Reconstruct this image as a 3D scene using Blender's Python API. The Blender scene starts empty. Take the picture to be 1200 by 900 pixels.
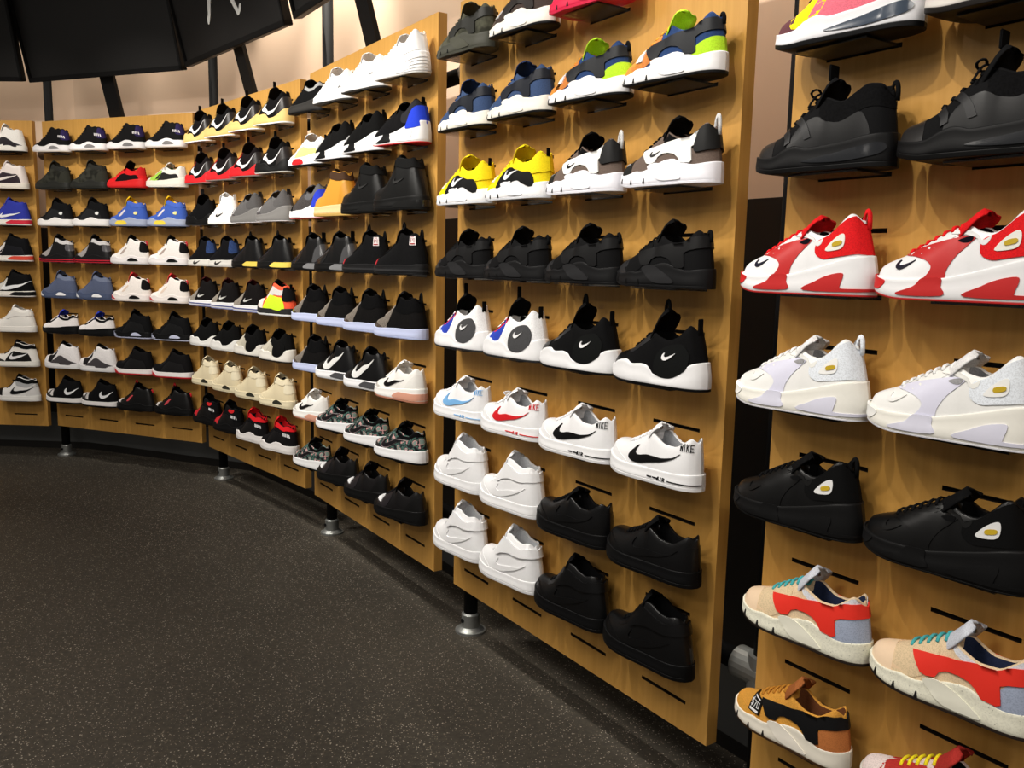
import bpy, bmesh, math, random
import numpy as np
from mathutils import Vector, Matrix

# ------------------------------------------------------------------ camera, world, lights, exposure
scn = bpy.context.scene
COL = scn.collection
EYE = 1.365                                     # camera height above the floor
PITCH, ROLL, FPX = 0.139326, 0.021141, 997.6    # frame is 1200 x 900
cam_d = bpy.data.cameras.new('camera'); cam_d.sensor_width = 36.0
cam_d.lens = FPX / 1200 * 36.0; cam_d.clip_start = 0.05; cam_d.clip_end = 60
cam = bpy.data.objects.new('camera', cam_d); COL.objects.link(cam)
_f = Vector((0, math.cos(PITCH), -math.sin(PITCH))); _u0 = Vector((0, math.sin(PITCH), math.cos(PITCH))); _r0 = Vector((1, 0, 0))
_r = math.cos(ROLL) * _r0 + math.sin(ROLL) * _u0; _u = math.cos(ROLL) * _u0 - math.sin(ROLL) * _r0
_m = Matrix((_r, _u, -_f)).transposed().to_4x4(); _m.translation = (0, 0, EYE)
cam.matrix_world = _m
scn.camera = cam

w = bpy.data.worlds.new('room_ambient'); scn.world = w; w.use_nodes = True
w.node_tree.nodes['Background'].inputs[0].default_value = (1.0, 0.93, 0.84, 1)
w.node_tree.nodes['Background'].inputs[1].default_value = 0.17
scn.view_settings.view_transform = 'Standard'; scn.view_settings.look = 'None'
scn.view_settings.gamma = 1.0; scn.view_settings.use_curve_mapping = False
scn.view_settings.exposure = 0.0

# boards: centre of front face (x, y), yaw; local x runs right along the board, local -y faces the shop
BOARD = {'A': (-3.7045, 5.6278, -0.0537), 'B': (-2.4777, 5.3936, -0.3788), 'C': (-1.4290, 4.6121, -0.8466),
         'D': (-0.6142, 3.5390, -0.9818), 'E': (0.1451, 2.4110, -0.9821), 'F': (0.9000, 1.2873, -0.9754)}
BW, BH, BT = 1.22, 1.978, 0.034
BZ = EYE - 1.1345
Z0, PITCHZ, SX, SLOT = 0.0762, 0.22702, 0.3049, 0.158
def loc(b, a, out, z=0.0):
    """point on board b: a along it, out in front of it (towards the shop)"""
    x, y, t = BOARD[b]
    return Vector((x + math.cos(t) * a + math.sin(t) * out, y + math.sin(t) * a - math.cos(t) * out, z))

# track spot lights in front of the boards, hung below the ceiling
SPOTS = [('A', -0.2, 1.35, 46), ('A', 0.6, 1.35, 46), ('B', 0.3, 1.35, 84), ('C', -0.1, 1.35, 84), ('C', 0.55, 1.35, 92), ('D', 0.0, 1.35, 90), ('D', 0.62, 1.35, 62),
         ('E', 0.0, 1.35, 58), ('E', 0.62, 1.35, 46), ('F', -0.25, 1.35, 38),
         ('B', 0.2, 2.8, 34), ('C', 0.1, 2.8, 34), ('D', -0.1, 2.8, 34), ('E', -0.2, 2.8, 34)]       # the last four hang on a second track further out
for i, (b, a, out, pw) in enumerate(SPOTS):
    l = bpy.data.lights.new('track_spot', 'SPOT'); l.energy = pw * 1.12; l.color = (1.0, 0.95, 0.87)
    l.spot_size = math.radians(70 if out < 2 else 55); l.spot_blend = 0.85; l.shadow_soft_size = 0.016
    o = bpy.data.objects.new('track_spot', l); COL.objects.link(o)
    p = loc(b, a, out, 2.95); q = loc(b, a, 0.0, 1.50 if out < 2 else 1.8)
    o.location = p; o.rotation_euler = (q - p).to_track_quat('-Z', 'Y').to_euler()
# small wall washers at the ceiling, between the signs and the wall
for b, a, pw in (('A', 0.2, 30), ('B', -0.3, 34), ('B', 0.4, 42), ('C', -0.2, 80), ('C', 0.5, 110), ('D', -0.3, 80), ('D', 0.3, 22), ('E', -0.75, 50), ('E', 0.2, 24), ('F', -0.95, 130)):
    l = bpy.data.lights.new('wall_washer', 'SPOT'); l.energy = pw; l.color = (1.0, 0.93, 0.82); l.spot_size = math.radians(70); l.spot_blend = 0.7; l.shadow_soft_size = 0.03
    o = bpy.data.objects.new('wall_washer', l); COL.objects.link(o); p = loc(b, a, -.02, 3.32); q = loc(b, a, -.34, 2.45)
    o.location = p; o.rotation_euler = (q - p).to_track_quat('-Z', 'Y').to_euler()
# unseen fill lights added over the shop floor behind and beside the camera
for x, y in ((-2.6, 2.4), (-1.2, 0.4), (-2.8, -0.6), (0.6, -1.2)):
    l = bpy.data.lights.new('fill_light', 'AREA'); l.shape = 'RECTANGLE'; l.size = 1.2; l.size_y = 0.6; l.energy = 36; l.color = (1.0, 0.94, 0.86)
    o = bpy.data.objects.new('fill_light', l); COL.objects.link(o); o.location = (x, y, 3.1)

# ------------------------------------------------------------------ materials
def lin(c):
    return tuple((v / 255 / 12.92) if v / 255 <= 0.04045 else ((v / 255 + 0.055) / 1.055) ** 2.4 for v in c)
def newmat(name):
    m = bpy.data.materials.new(name); m.use_nodes = True
    return m, m.node_tree.nodes, m.node_tree.links, m.node_tree.nodes['Principled BSDF']
_mc = {}
def M(rgb, kind='fabric'):
    """shoe material: colour + fabric / leather / rubber / gloss"""
    key = (tuple(rgb), kind)
    if key in _mc: return _mc[key]
    m, N, L, P = newmat('shoe_%s_%02x%02x%02x' % ((kind,) + tuple(rgb)))
    c = lin(rgb); lum = max(c); c = tuple(v * (0.35 if lum < .025 else 0.6 if lum < .05 else 1.0) for v in c)     # dyed blacks reflect very little
    tc = N.new('ShaderNodeTexCoord')
    nz = N.new('ShaderNodeTexNoise'); nz.inputs['Scale'].default_value = {'fabric': 420, 'knit': 300, 'leather': 160, 'rubber': 90, 'gloss': 40, 'speck': 300, 'camo': 28, 'floral': 34}[kind]
    nz.inputs['Detail'].default_value = 3
    L.new(tc.outputs['Object'], nz.inputs['Vector'])
    mix = N.new('ShaderNodeMix'); mix.data_type = 'RGBA'
    d = {'fabric': 0.86, 'knit': 0.6, 'leather': 0.985, 'rubber': 0.985, 'gloss': 0.97, 'speck': 0.92, 'camo': 0.35, 'floral': 0.3}[kind]
    mix.inputs[6].default_value = (c[0] * d, c[1] * d, c[2] * d, 1); mix.inputs[7].default_value = tuple(min(1, v * (1.0 if d > .95 else 1.06)) for v in c) + (1,)
    cr = N.new('ShaderNodeValToRGB'); cr.color_ramp.elements[0].position = 0.38; cr.color_ramp.elements[1].position = 0.56
    L.new(nz.outputs['Fac'], cr.inputs['Fac']); L.new(cr.outputs['Color'], mix.inputs[0])
    out = mix.outputs[2]
    if kind == 'floral':                                    # printed cloth: green and pink blotches on dark
        n2 = N.new('ShaderNodeTexNoise'); n2.inputs['Scale'].default_value = 42; n2.inputs['Detail'].default_value = 1
        L.new(tc.outputs['Object'], n2.inputs['Vector'])
        r2 = N.new('ShaderNodeValToRGB'); r2.color_ramp.interpolation = 'CONSTANT'
        e = r2.color_ramp.elements; e[0].position = 0; e[0].color = lin((28, 28, 32)) + (1,); e[1].position = 0.46; e[1].color = lin((70, 100, 92)) + (1,)
        for ps, cc in ((0.53, (40, 44, 46)), (0.58, (196, 150, 148)), (0.63, (120, 140, 132))):
            q = e.new(ps); q.color = lin(cc) + (1,)
        L.new(n2.outputs['Fac'], r2.inputs['Fac']); out = r2.outputs['Color']
    if kind == 'speck':                                     # pale foam flecked with dark specks
        vo = N.new('ShaderNodeTexVoronoi'); vo.inputs['Scale'].default_value = 150; L.new(tc.outputs['Object'], vo.inputs['Vector'])
        r3 = N.new('ShaderNodeValToRGB'); r3.color_ramp.elements[0].position = 0.10; r3.color_ramp.elements[1].position = 0.16
        r3.color_ramp.elements[0].color = lin((70, 66, 60)) + (1,); r3.color_ramp.elements[1].color = (1, 1, 1, 1)
        mm = N.new('ShaderNodeMix'); mm.data_type = 'RGBA'; mm.blend_type = 'MULTIPLY'; mm.inputs[0].default_value = 0.55
        L.new(vo.outputs['Distance'], r3.inputs['Fac']); L.new(out, mm.inputs[6]); L.new(r3.outputs['Color'], mm.inputs[7]); out = mm.outputs[2]
    L.new(out, P.inputs['Base Color'])
    P.inputs['Roughness'].default_value = {'fabric': 0.85, 'knit': 0.9, 'leather': 0.36, 'rubber': 0.5, 'gloss': 0.16, 'speck': 0.6, 'camo': 0.8, 'floral': 0.8}[kind]
    P.inputs['Specular IOR Level'].default_value = {'fabric': 0.10, 'knit': 0.08, 'camo': 0.1, 'floral': 0.12, 'leather': 0.30, 'rubber': 0.16, 'speck': 0.2, 'gloss': 0.5}[kind]
    bp = N.new('ShaderNodeBump'); bp.inputs['Strength'].default_value = {'fabric': 0.2, 'knit': 0.3}.get(kind, 0.05); bp.inputs['Distance'].default_value = 0.0008
    L.new(nz.outputs['Fac'], bp.inputs['Height']); L.new(bp.outputs['Normal'], P.inputs['Normal'])
    _mc[key] = m
    return m
def plain(name, rgb, rough=0.6, metal=0.0, noise=0.0, scale=30, spec=0.4):
    m, N, L, P = newmat(name); c = lin(rgb)
    P.inputs['Base Color'].default_value = c + (1,); P.inputs['Roughness'].default_value = rough; P.inputs['Metallic'].default_value = metal
    P.inputs['Specular IOR Level'].default_value = spec
    if noise:
        tc = N.new('ShaderNodeTexCoord'); nz = N.new('ShaderNodeTexNoise'); nz.inputs['Scale'].default_value = scale; nz.inputs['Detail'].default_value = 5
        L.new(tc.outputs['Object'], nz.inputs['Vector'])
        mx = N.new('ShaderNodeMix'); mx.data_type = 'RGBA'; mx.inputs[6].default_value = tuple(v * (1 - noise) for v in c) + (1,); mx.inputs[7].default_value = tuple(min(1, v * (1 + noise)) for v in c) + (1,)
        L.new(nz.outputs['Fac'], mx.inputs[0]); L.new(mx.outputs[2], P.inputs['Base Color'])
    return m
def wood_mat():
    m, N, L, P = newmat('maple_laminate')
    tc = N.new('ShaderNodeTexCoord'); mp = N.new('ShaderNodeMapping'); mp.inputs['Scale'].default_value = (26, 26, 0.9)
    nz = N.new('ShaderNodeTexNoise'); nz.inputs['Scale'].default_value = 2.2; nz.inputs['Detail'].default_value = 6; nz.inputs['Roughness'].default_value = 0.62
    L.new(tc.outputs['Object'], mp.inputs['Vector']); L.new(mp.outputs['Vector'], nz.inputs['Vector'])
    n2 = N.new('ShaderNodeTexNoise'); n2.inputs['Scale'].default_value = 3.5; n2.inputs['Detail'].default_value = 3
    L.new(tc.outputs['Object'], n2.inputs['Vector'])
    ad = N.new('ShaderNodeMath'); ad.operation = 'MULTIPLY_ADD'; ad.inputs[1].default_value = 0.35
    L.new(n2.outputs['Fac'], ad.inputs[0]); L.new(nz.outputs['Fac'], ad.inputs[2])
    cr = N.new('ShaderNodeValToRGB'); e = cr.color_ramp.elements
    e[0].position = 0.42; e[0].color = lin((182, 134, 62)) + (1,); e[1].position = 0.86; e[1].color = lin((198, 149, 76)) + (1,)
    L.new(ad.outputs[0], cr.inputs['Fac']); L.new(cr.outputs['Color'], P.inputs['Base Color'])
    P.inputs['Roughness'].default_value = 0.42; P.inputs['Specular IOR Level'].default_value = 0.35
    return m
WOOD = wood_mat()
SLOTM = plain('slot_dark_metal', (36, 26, 20), 0.6)
BLACKPIPE = plain('black_painted_steel', (13, 13, 14), 0.7, 0.0, 0.2, 20, 0.12)
GALV = plain('galvanised_steel', (150, 152, 150), 0.42, 0.75, 0.15, 60)
WALLM = plain('taupe_wall_paint', (222, 194, 168), 0.75, 0, 0.04, 4)
WALL_SHADE = plain('black_wall_shade', (34, 32, 30), 0.5, 0, 0.1, 6)  # shade behind the boards, put into a flat black colour
BASEM = plain('grey_baseboard', (92, 94, 94), 0.55, 0, 0.08, 12)
SIGNM = plain('sign_black_face', (20, 18, 17), 0.55, 0, 0.08, 5)
SIGNF = plain('sign_black_frame', (12, 11, 11), 0.5, spec=0.2)
SIGNW = plain('sign_white_print', (240, 240, 236), 0.6)
def acrylic():
    m, N, L, P = newmat('clear_acrylic')
    t = N.new('ShaderNodeBsdfTransparent'); t.inputs[0].default_value = (0.90, 0.88, 0.85, 1)
    g = N.new('ShaderNodeBsdfGlossy'); g.inputs['Roughness'].default_value = 0.12
    fr = N.new('ShaderNodeFresnel'); fr.inputs[0].default_value = 1.5
    mx = N.new('ShaderNodeMixShader'); L.new(fr.outputs[0], mx.inputs[0]); L.new(t.outputs[0], mx.inputs[1]); L.new(g.outputs[0], mx.inputs[2])
    L.new(mx.outputs[0], N['Material Output'].inputs['Surface'])
    return m
ACRYL = acrylic()
def floor_mat():
    m, N, L, P = newmat('speckled_rubber_floor')
    tc = N.new('ShaderNodeTexCoord')
    vo = N.new('ShaderNodeTexVoronoi'); vo.inputs['Scale'].default_value = 210; vo.feature = 'F1'
    L.new(tc.outputs['Object'], vo.inputs['Vector'])
    sp = N.new('ShaderNodeSeparateColor'); L.new(vo.outputs['Color'], sp.inputs[0])
    # a cell is a fleck when its random value is high; fleck size follows a second random value
    th = N.new('ShaderNodeMath'); th.operation = 'GREATER_THAN'; th.inputs[1].default_value = 0.62; L.new(sp.outputs[0], th.inputs[0])
    sz = N.new('ShaderNodeMath'); sz.operation = 'MULTIPLY'; sz.inputs[1].default_value = 0.50; L.new(sp.outputs[1], sz.inputs[0])
    ls = N.new('ShaderNodeMath'); ls.operation = 'LESS_THAN'; L.new(vo.outputs['Distance'], ls.inputs[0]); L.new(sz.outputs[0], ls.inputs[1])
    mu = N.new('ShaderNodeMath'); mu.operation = 'MULTIPLY'; L.new(th.outputs[0], mu.inputs[0]); L.new(ls.outputs[0], mu.inputs[1])
    cr = N.new('ShaderNodeValToRGB'); e = cr.color_ramp.elements; e[0].color = lin((104, 92, 76)) + (1,); e[1].color = lin((176, 168, 154)) + (1,)
    L.new(sp.outputs[2], cr.inputs['Fac'])
    nz = N.new('ShaderNodeTexNoise'); nz.inputs['Scale'].default_value = 60; nz.inputs['Detail'].default_value = 4; L.new(tc.outputs['Object'], nz.inputs['Vector'])
    n2 = N.new('ShaderNodeTexNoise'); n2.inputs['Scale'].default_value = 1.3; n2.inputs['Detail'].default_value = 4; L.new(tc.outputs['Object'], n2.inputs['Vector'])
    b1 = N.new('ShaderNodeValToRGB'); e = b1.color_ramp.elements; e[0].position = 0.3; e[0].color = lin((42, 39, 34)) + (1,); e[1].position = 0.7; e[1].color = lin((70, 64, 55)) + (1,)
    av = N.new('ShaderNodeMath'); av.operation = 'MULTIPLY_ADD'; av.inputs[1].default_value = 0.6; L.new(nz.outputs['Fac'], av.inputs[0])
    h2 = N.new('ShaderNodeMath'); h2.operation = 'MULTIPLY'; h2.inputs[1].default_value = 0.4; L.new(n2.outputs['Fac'], h2.inputs[0]); L.new(h2.outputs[0], av.inputs[2])
    L.new(av.outputs[0], b1.inputs['Fac'])
    mx = N.new('ShaderNodeMix'); mx.data_type = 'RGBA'; L.new(mu.outputs[0], mx.inputs[0]); L.new(b1.outputs['Color'], mx.inputs[6]); L.new(cr.outputs['Color'], mx.inputs[7])
    L.new(mx.outputs[2], P.inputs['Base Color']); P.inputs['Roughness'].default_value = 0.62; P.inputs['Specular IOR Level'].default_value = 0.3
    bp = N.new('ShaderNodeBump'); bp.inputs['Strength'].default_value = 0.5; bp.inputs['Distance'].default_value = 0.002
    L.new(nz.outputs['Fac'], bp.inputs['Height']); L.new(bp.outputs['Normal'], P.inputs['Normal'])
    return m
FLOORM = floor_mat()

# ------------------------------------------------------------------ mesh helpers
def mesh(name, verts, faces, mat, smooth=False, mats=None, fm=None):
    me = bpy.data.meshes.new(name); me.from_pydata([tuple(v) for v in verts], [], faces)
    for x in (mats or [mat]): me.materials.append(x)
    if fm: me.polygons.foreach_set('material_index', fm)
    if smooth: me.polygons.foreach_set('use_smooth', [True] * len(me.polygons))
    me.update(); return me
def bm_mesh(name, bm, mat, smooth=False):
    me = bpy.data.meshes.new(name); bm.to_mesh(me); bm.free(); me.materials.append(mat)
    if smooth: me.polygons.foreach_set('use_smooth', [True] * len(me.polygons))
    return me
def link(name, me, parent=None, **props):
    o = bpy.data.objects.new(name, me); COL.objects.link(o)
    if parent is not None: o.parent = parent
    for k, v in props.items(): o[k] = v
    return o
def box(bm, c, s, rot=None, bevel=0.0):
    r = bmesh.ops.create_cube(bm, size=1.0); vs = r['verts']
    mat = Matrix.Translation(Vector(c)) @ (rot.to_4x4() if rot else Matrix.Identity(4)) @ Matrix.Diagonal((s[0], s[1], s[2], 1))
    bmesh.ops.transform(bm, matrix=mat, verts=vs)
    if bevel:
        es = list({e for v in vs for e in v.link_edges}); bmesh.ops.bevel(bm, geom=es, offset=bevel, segments=2, affect='EDGES')
def cyl(bm, p, q, r, n=20, r2=None):
    p, q = Vector(p), Vector(q); d = q - p
    res = bmesh.ops.create_cone(bm, cap_ends=True, segments=n, radius1=r, radius2=r if r2 is None else r2, depth=d.length)
    bmesh.ops.transform(bm, matrix=Matrix.Translation((p + q) / 2) @ d.to_track_quat('Z', 'Y').to_matrix().to_4x4(), verts=res['verts'])
def pchip(pts):
    xs = np.array([p[0] for p in pts], float); ys = np.array([p[1] for p in pts], float)
    h = np.diff(xs); dl = np.diff(ys) / h; m = np.zeros(len(xs)); m[0] = dl[0]; m[-1] = dl[-1]
    for i in range(1, len(xs) - 1):
        if dl[i - 1] * dl[i] > 0:
            w1 = 2 * h[i] + h[i - 1]; w2 = h[i] + 2 * h[i - 1]; m[i] = (w1 + w2) / (w1 / dl[i - 1] + w2 / dl[i])
    def f(x):
        x = np.clip(np.asarray(x, float), xs[0], xs[-1]); i = np.clip(np.searchsorted(xs, x, side='right') - 1, 0, len(xs) - 2)
        t = (x - xs[i]) / h[i]; t2 = t * t; t3 = t2 * t
        return (2 * t3 - 3 * t2 + 1) * ys[i] + (t3 - 2 * t2 + t) * h[i] * m[i] + (-2 * t3 + 3 * t2) * ys[i + 1] + (t3 - t2) * h[i] * m[i + 1]
    return f
def sstep(a, b, x):
    t = np.clip((np.asarray(x, float) - a) / (b - a), 0, 1); return t * t * (3 - 2 * t)
def spline(pts, n=5):
    """closed Catmull-Rom through 2-D points"""
    P = [np.array(p, float) for p in pts]; out = []
    for i in range(len(P)):
        a, b, c, d = P[i - 1], P[i], P[(i + 1) % len(P)], P[(i + 2) % len(P)]
        for k in range(n):
            t = k / n
            out.append(tuple(0.5 * ((2 * b) + (c - a) * t + (2 * a - 5 * b + 4 * c - d) * t * t + (3 * b - a - 3 * c + d) * t ** 3)))
    return out

# ------------------------------------------------------------------ shoe forms
# X runs from the toe (0) to the heel (1), heights in metres above the ground; the outer side faces -y
LEN = 0.293
HWL = [(0, 0), (.008, .013), (.025, .0235), (.06, .0335), (.12, .0415), (.2, .0468), (.3, .0490), (.42, .0465), (.55, .0420), (.7, .0385), (.82, .0368), (.89, .0328), (.94, .0262), (.97, .0190), (.988, .0118), (1, 0)]
FORM = {
 # collar front X, top profile, midsole top, wall fullness, heel lean, outsole thickness, spring
 'court':  dict(of=.52, top=[(0, .040), (.02, .056), (.07, .070), (.16, .077), (.27, .083), (.38, .097), (.47, .112), (.53, .118), (.60, .108), (.70, .093), (.80, .092), (.90, .106), (.96, .117), (1, .114)],
               mid=[(0, .038), (.3, .034), (.7, .035), (1, .039)], out=.009, spring=.012, lean=.006, sq=2.5, ton=(.40, .545, .140), laces=(.27, .46, 6), w=1.02),
 'courtmid': dict(of=.50, top=[(0, .040), (.02, .056), (.07, .070), (.16, .077), (.27, .084), (.37, .102), (.45, .130), (.52, .152), (.60, .155), (.72, .142), (.82, .138), (.92, .143), (1, .141)],
               mid=[(0, .038), (.3, .034), (.7, .035), (1, .039)], out=.009, spring=.012, lean=0.022, sq=2.5, ton=(.38, .52, .178), laces=(.27, .45, 6), w=1.02, cw=0.93),
 'cage':   dict(of=0.53, top=[(0, .026), (.02, .038), (.06, .049), (.13, .061), (.22, .075), (.32, .092), (.42, .109), (.49, .119), (.54, .119), (.61, .107), (.70, .097), (.80, .099), (.88, .113), (.95, .124), (1, .121)],
               mid=[(0, .024), (.1, .025), (.2, .030), (.29, .036), (.35, .034), (.45, .041), (.56, .053), (.64, .056), (.73, .048), (.85, .040), (1, .045)], out=.006, spring=.016, lean=0.016, sq=2.15, ton=(.43, .575, .156), laces=(.27, .52, 6), w=.98),
 'sock':   dict(of=.50, top=[(0, .030), (.02, .043), (.07, .058), (.15, .070), (.24, .082), (.34, .100), (.43, .120), (.50, .126), (.58, .114), (.68, .106), (.78, .114), (.87, .130), (.95, .142), (1, .140)],
               mid=[(0, .024), (.08, .031), (.18, .049), (.26, .055), (.34, .047), (.44, .050), (.50, .047), (.58, .028), (.68, .030), (.80, .040), (.88, .052), (.94, .062), (1, .066)], out=.006, spring=.014, lean=0.026, sq=2.2, ton=(.38, .56, .180), laces=(.28, .46, 4), w=1.0),
 'wave':   dict(of=0.55, top=[(0, .030), (.02, .042), (.06, .053), (.13, .066), (.22, .080), (.32, .096), (.42, .112), (.50, .122), (.56, .122), (.63, .110), (.70, .106), (.78, .118), (.86, .136), (.93, .145), (1, .141)],
               mid=[(0, .026), (.12, .031), (.3, .035), (.46, .037), (.6, .046), (.75, .058), (.9, .070), (1, .074)], out=.003, spring=.015, lean=0.024, sq=2.3, ton=(.43, .59, .150), laces=(.22, .50, 7), w=1.0),
 'bubble': dict(of=.54, top=[(0, .030), (.02, .043), (.07, .056), (.14, .066), (.24, .082), (.34, .104), (.44, .128), (.52, .140), (.60, .126), (.68, .118), (.77, .130), (.87, .142), (.95, .140), (1, .132)],
               mid=[(0, .026), (.12, .029), (.24, .033), (.33, .045), (.40, .049), (.48, .043), (.62, .046), (.75, .050), (.9, .057), (1, .059)], out=.009, spring=.018, lean=0.012, sq=2.2, ton=(.40, .55, .172), laces=(.26, .46, 5), w=1.0),
 'ball':   dict(of=0.55, top=[(0, .030), (.02, .041), (.07, .053), (.15, .063), (.26, .078), (.38, .097), (.48, .120), (.56, .143), (.62, .145), (.72, .136), (.82, .136), (.92, .144), (1, .143)],
               mid=[(0, .028), (.15, .030), (.4, .034), (.6, .036), (.8, .036), (1, .040)], out=.006, spring=.012, lean=0.028, sq=2.2, ton=(.44, .56, .170), laces=(.26, .51, 7), w=0.95, cw=0.9),
 'retro':  dict(of=0.53, top=[(0, .030), (.02, .041), (.07, .052), (.15, .062), (.26, .078), (.37, .099), (.46, .126), (.53, .149), (.61, .149), (.70, .137), (.80, .132), (.90, .137), (1, .134)],
               mid=[(0, .024), (.1, .030), (.18, .042), (.24, .045), (.32, .036), (.42, .034), (.54, .046), (.62, .052), (.70, .050), (.82, .040), (1, .040)], out=.007, spring=.014, lean=0.024, sq=2.3, ton=(.41, .525, .180), laces=(.26, .48, 6), w=0.97, cw=0.9),
 'boot':   dict(of=0.5, top=[(0, .050), (.02, .064), (.07, .077), (.15, .085), (.25, .092), (.35, .110), (.44, .145), (.51, .174), (.58, .181), (.7, .175), (.82, .172), (.92, .176), (1, .174)],
               mid=[(0, .040), (.15, .038), (.35, .040), (.55, .044), (.75, .046), (1, .048)], out=.012, spring=.010, lean=0.028, sq=2.5, ton=(.38, .50, .198), laces=(.26, .46, 6), w=1.0, cw=0.9),
 'low':    dict(of=0.545, top=[(0, .028), (.02, .039), (.07, .050), (.15, .061), (.26, .076), (.37, .094), (.47, .112), (.55, .119), (.62, .108), (.71, .097), (.80, .097), (.90, .112), (.96, .120), (1, .117)],
               mid=[(0, .024), (.1, .028), (.25, .036), (.4, .038), (.55, .040), (.7, .046), (.85, .050), (1, .052)], out=.007, spring=.016, lean=0.018, sq=2.2, ton=(.44, .58, .146), laces=(.27, .50, 6), w=0.97),
}
NO, NI = 10, 8                                    # outer wall points, inner points to the centre line
class Form:
    def __init__(self, key):
        F = FORM[key]; self.F = F; self.key = key
        self.top = pchip(F['top']); self.mid = pchip(F['mid']); self.hw = pchip(HWL)
        t = np.linspace(0, math.pi, 49); xs = (1 - np.cos(t)) / 2
        self.xs = np.unique(np.concatenate([xs, [.004, .996], np.linspace(F['of'] - .06, F['of'] + .08, 8)]))
        self.tab = {s: self.table(s) for s in (-1, 1)}
    def cy(self, X): return 0.010 * (1 - np.clip(np.asarray(X, float) / .5, 0, 1)) ** 1.6
    def bend(self, X, y, z):
        """toe spring, heel lean, slight inward curve of the toe"""
        X = np.asarray(X, float); z = z + self.F['spring'] * np.clip((.26 - X) / .26, 0, 1) ** 2
        x = (X - .5) * LEN - self.F['lean'] * np.clip((X - .62) / .38, 0, 1) ** 2 * np.clip((z - .03) / .1, 0, 2) ** 1.3
        return np.stack([x, y + self.cy(X), z], -1)
    def table(self, side):
        F = self.F; rows = []
        for X in self.xs:
            wd = float(self.hw(X)) * F['w'] * (1.0 if side < 0 else .96); zb = .010; zt = float(self.top(X)); n = F['sq']
            th = np.concatenate([np.linspace(0, 1.12, NO), np.linspace(1.12, math.pi / 2, NI + 1)[1:]])
            cl = np.stack([wd * np.cos(th) ** (2 / n), zb + (zt - zb) * np.sin(th) ** (2 / n * .95)], -1)
            s = np.linspace(0, 1, NO); wc = min(wd * .80, .0335) * F.get('cw', 1.0)
            oy = wd + (wc - wd) * s ** 1.5 + .0025 * np.sin(math.pi * s) * min(1, wd / .03); oz = zb + (zt - zb) * s
            tk = min(.0075, wd * .3)
            iy = [wc - tk * .35, wc - tk, wc - tk * 1.1, wc - tk * 1.0, wc - tk * .9, wc * .7, wc * .4, 0]
            iz = [zt + tk * .45, zt + tk * .1, zt - .012, zt - (zt - .036) * .45, .040, .035, .034, .034]
            op = np.concatenate([np.stack([oy, oz], -1), np.stack([np.array(iy), np.array(iz)], -1)])
            k = float(sstep(F['of'] - .03, F['of'] + .06, X) * (1 - sstep(.955, .992, X)))
            sec = cl * (1 - k) + op * k
            rows.append(self.bend(X, side * sec[:, 0], sec[:, 1]))
        return np.array(rows)
    def S(self, X, s, side=-1):
        """surface point at X and section parameter s (0 sole .. 1 rim or eyestay .. 2 centre line)"""
        T = self.tab[side]; X = np.clip(np.asarray(X, float), 0, 1); s = np.asarray(s, float)
        j = np.where(s <= 1, s * (NO - 1), NO - 1 + (s - 1) * NI); j = np.clip(j, 0, NO + NI - 1.0001); j0 = j.astype(int); fj = (j - j0)[..., None]
        i0 = np.clip(np.searchsorted(self.xs, X, side='right') - 1, 0, len(self.xs) - 2); fi = ((X - self.xs[i0]) / (self.xs[i0 + 1] - self.xs[i0]))[..., None]
        return (T[i0, j0] * (1 - fj) + T[i0, j0 + 1] * fj) * (1 - fi) + (T[i0 + 1, j0] * (1 - fj) + T[i0 + 1, j0 + 1] * fj) * fi
    def s_of_z(self, X, z, side=-1):
        T = self.tab[side]; out = np.empty(len(X)); smax = np.where(np.asarray(X) < self.F['of'] - .02, 1.9, 1.0)
        sv = np.concatenate([np.linspace(0, 1, NO), 1 + np.arange(1, NI + 1) / NI])
        for q, (x, zz) in enumerate(zip(X, z)):
            i = int(np.clip(np.searchsorted(self.xs, x, side='right') - 1, 0, len(self.xs) - 2)); f = (x - self.xs[i]) / (self.xs[i + 1] - self.xs[i])
            zc = T[i, :, 2] * (1 - f) + T[i + 1, :, 2] * f
            m = NO if smax[q] == 1.0 else NO + NI
            out[q] = min(np.interp(zz, np.maximum.accumulate(zc[:m]), sv[:m]), smax[q])
        return out
    def sole_pt(self, X, z, side=-1):
        X = np.asarray(X, float); Xs = np.clip(X, 0, 1)
        g = self.hw(Xs) * self.F['w']; zt = self.mid(Xs); t = np.clip(z / np.maximum(zt, .01), 0, 1.2)
        tt = np.clip(t, 0, 1); y = g * (1.035 + .045 * np.sin(np.clip(tt * 1.5, 0, 1) * math.pi) - .012 * tt) + .0014 * np.clip(g / .02, 0, 1)
        p = self.bend(X, side * y, np.asarray(z, float)); p[..., 0] = p[..., 0] + (X - .5) * .007; return p
    # --- base parts
    def upper(self):
        A = self.tab[-1]; B = self.tab[1][:, ::-1][:, 1:]; G = np.concatenate([A, B], 1); n, m = G.shape[:2]
        V = G.reshape(-1, 3); Fo, Fi = [], []
        of = self.F['of']
        for i in range(n - 1):
            for j in range(m - 1):
                f = (i * m + j, (i + 1) * m + j, (i + 1) * m + j + 1, i * m + j + 1)
                inner = NO + 1 <= j < m - NO - 2 and self.xs[i] > of - .005 and self.xs[i + 1] < .985
                (Fi if inner else Fo).append(f)
        return V, Fo, Fi
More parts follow.
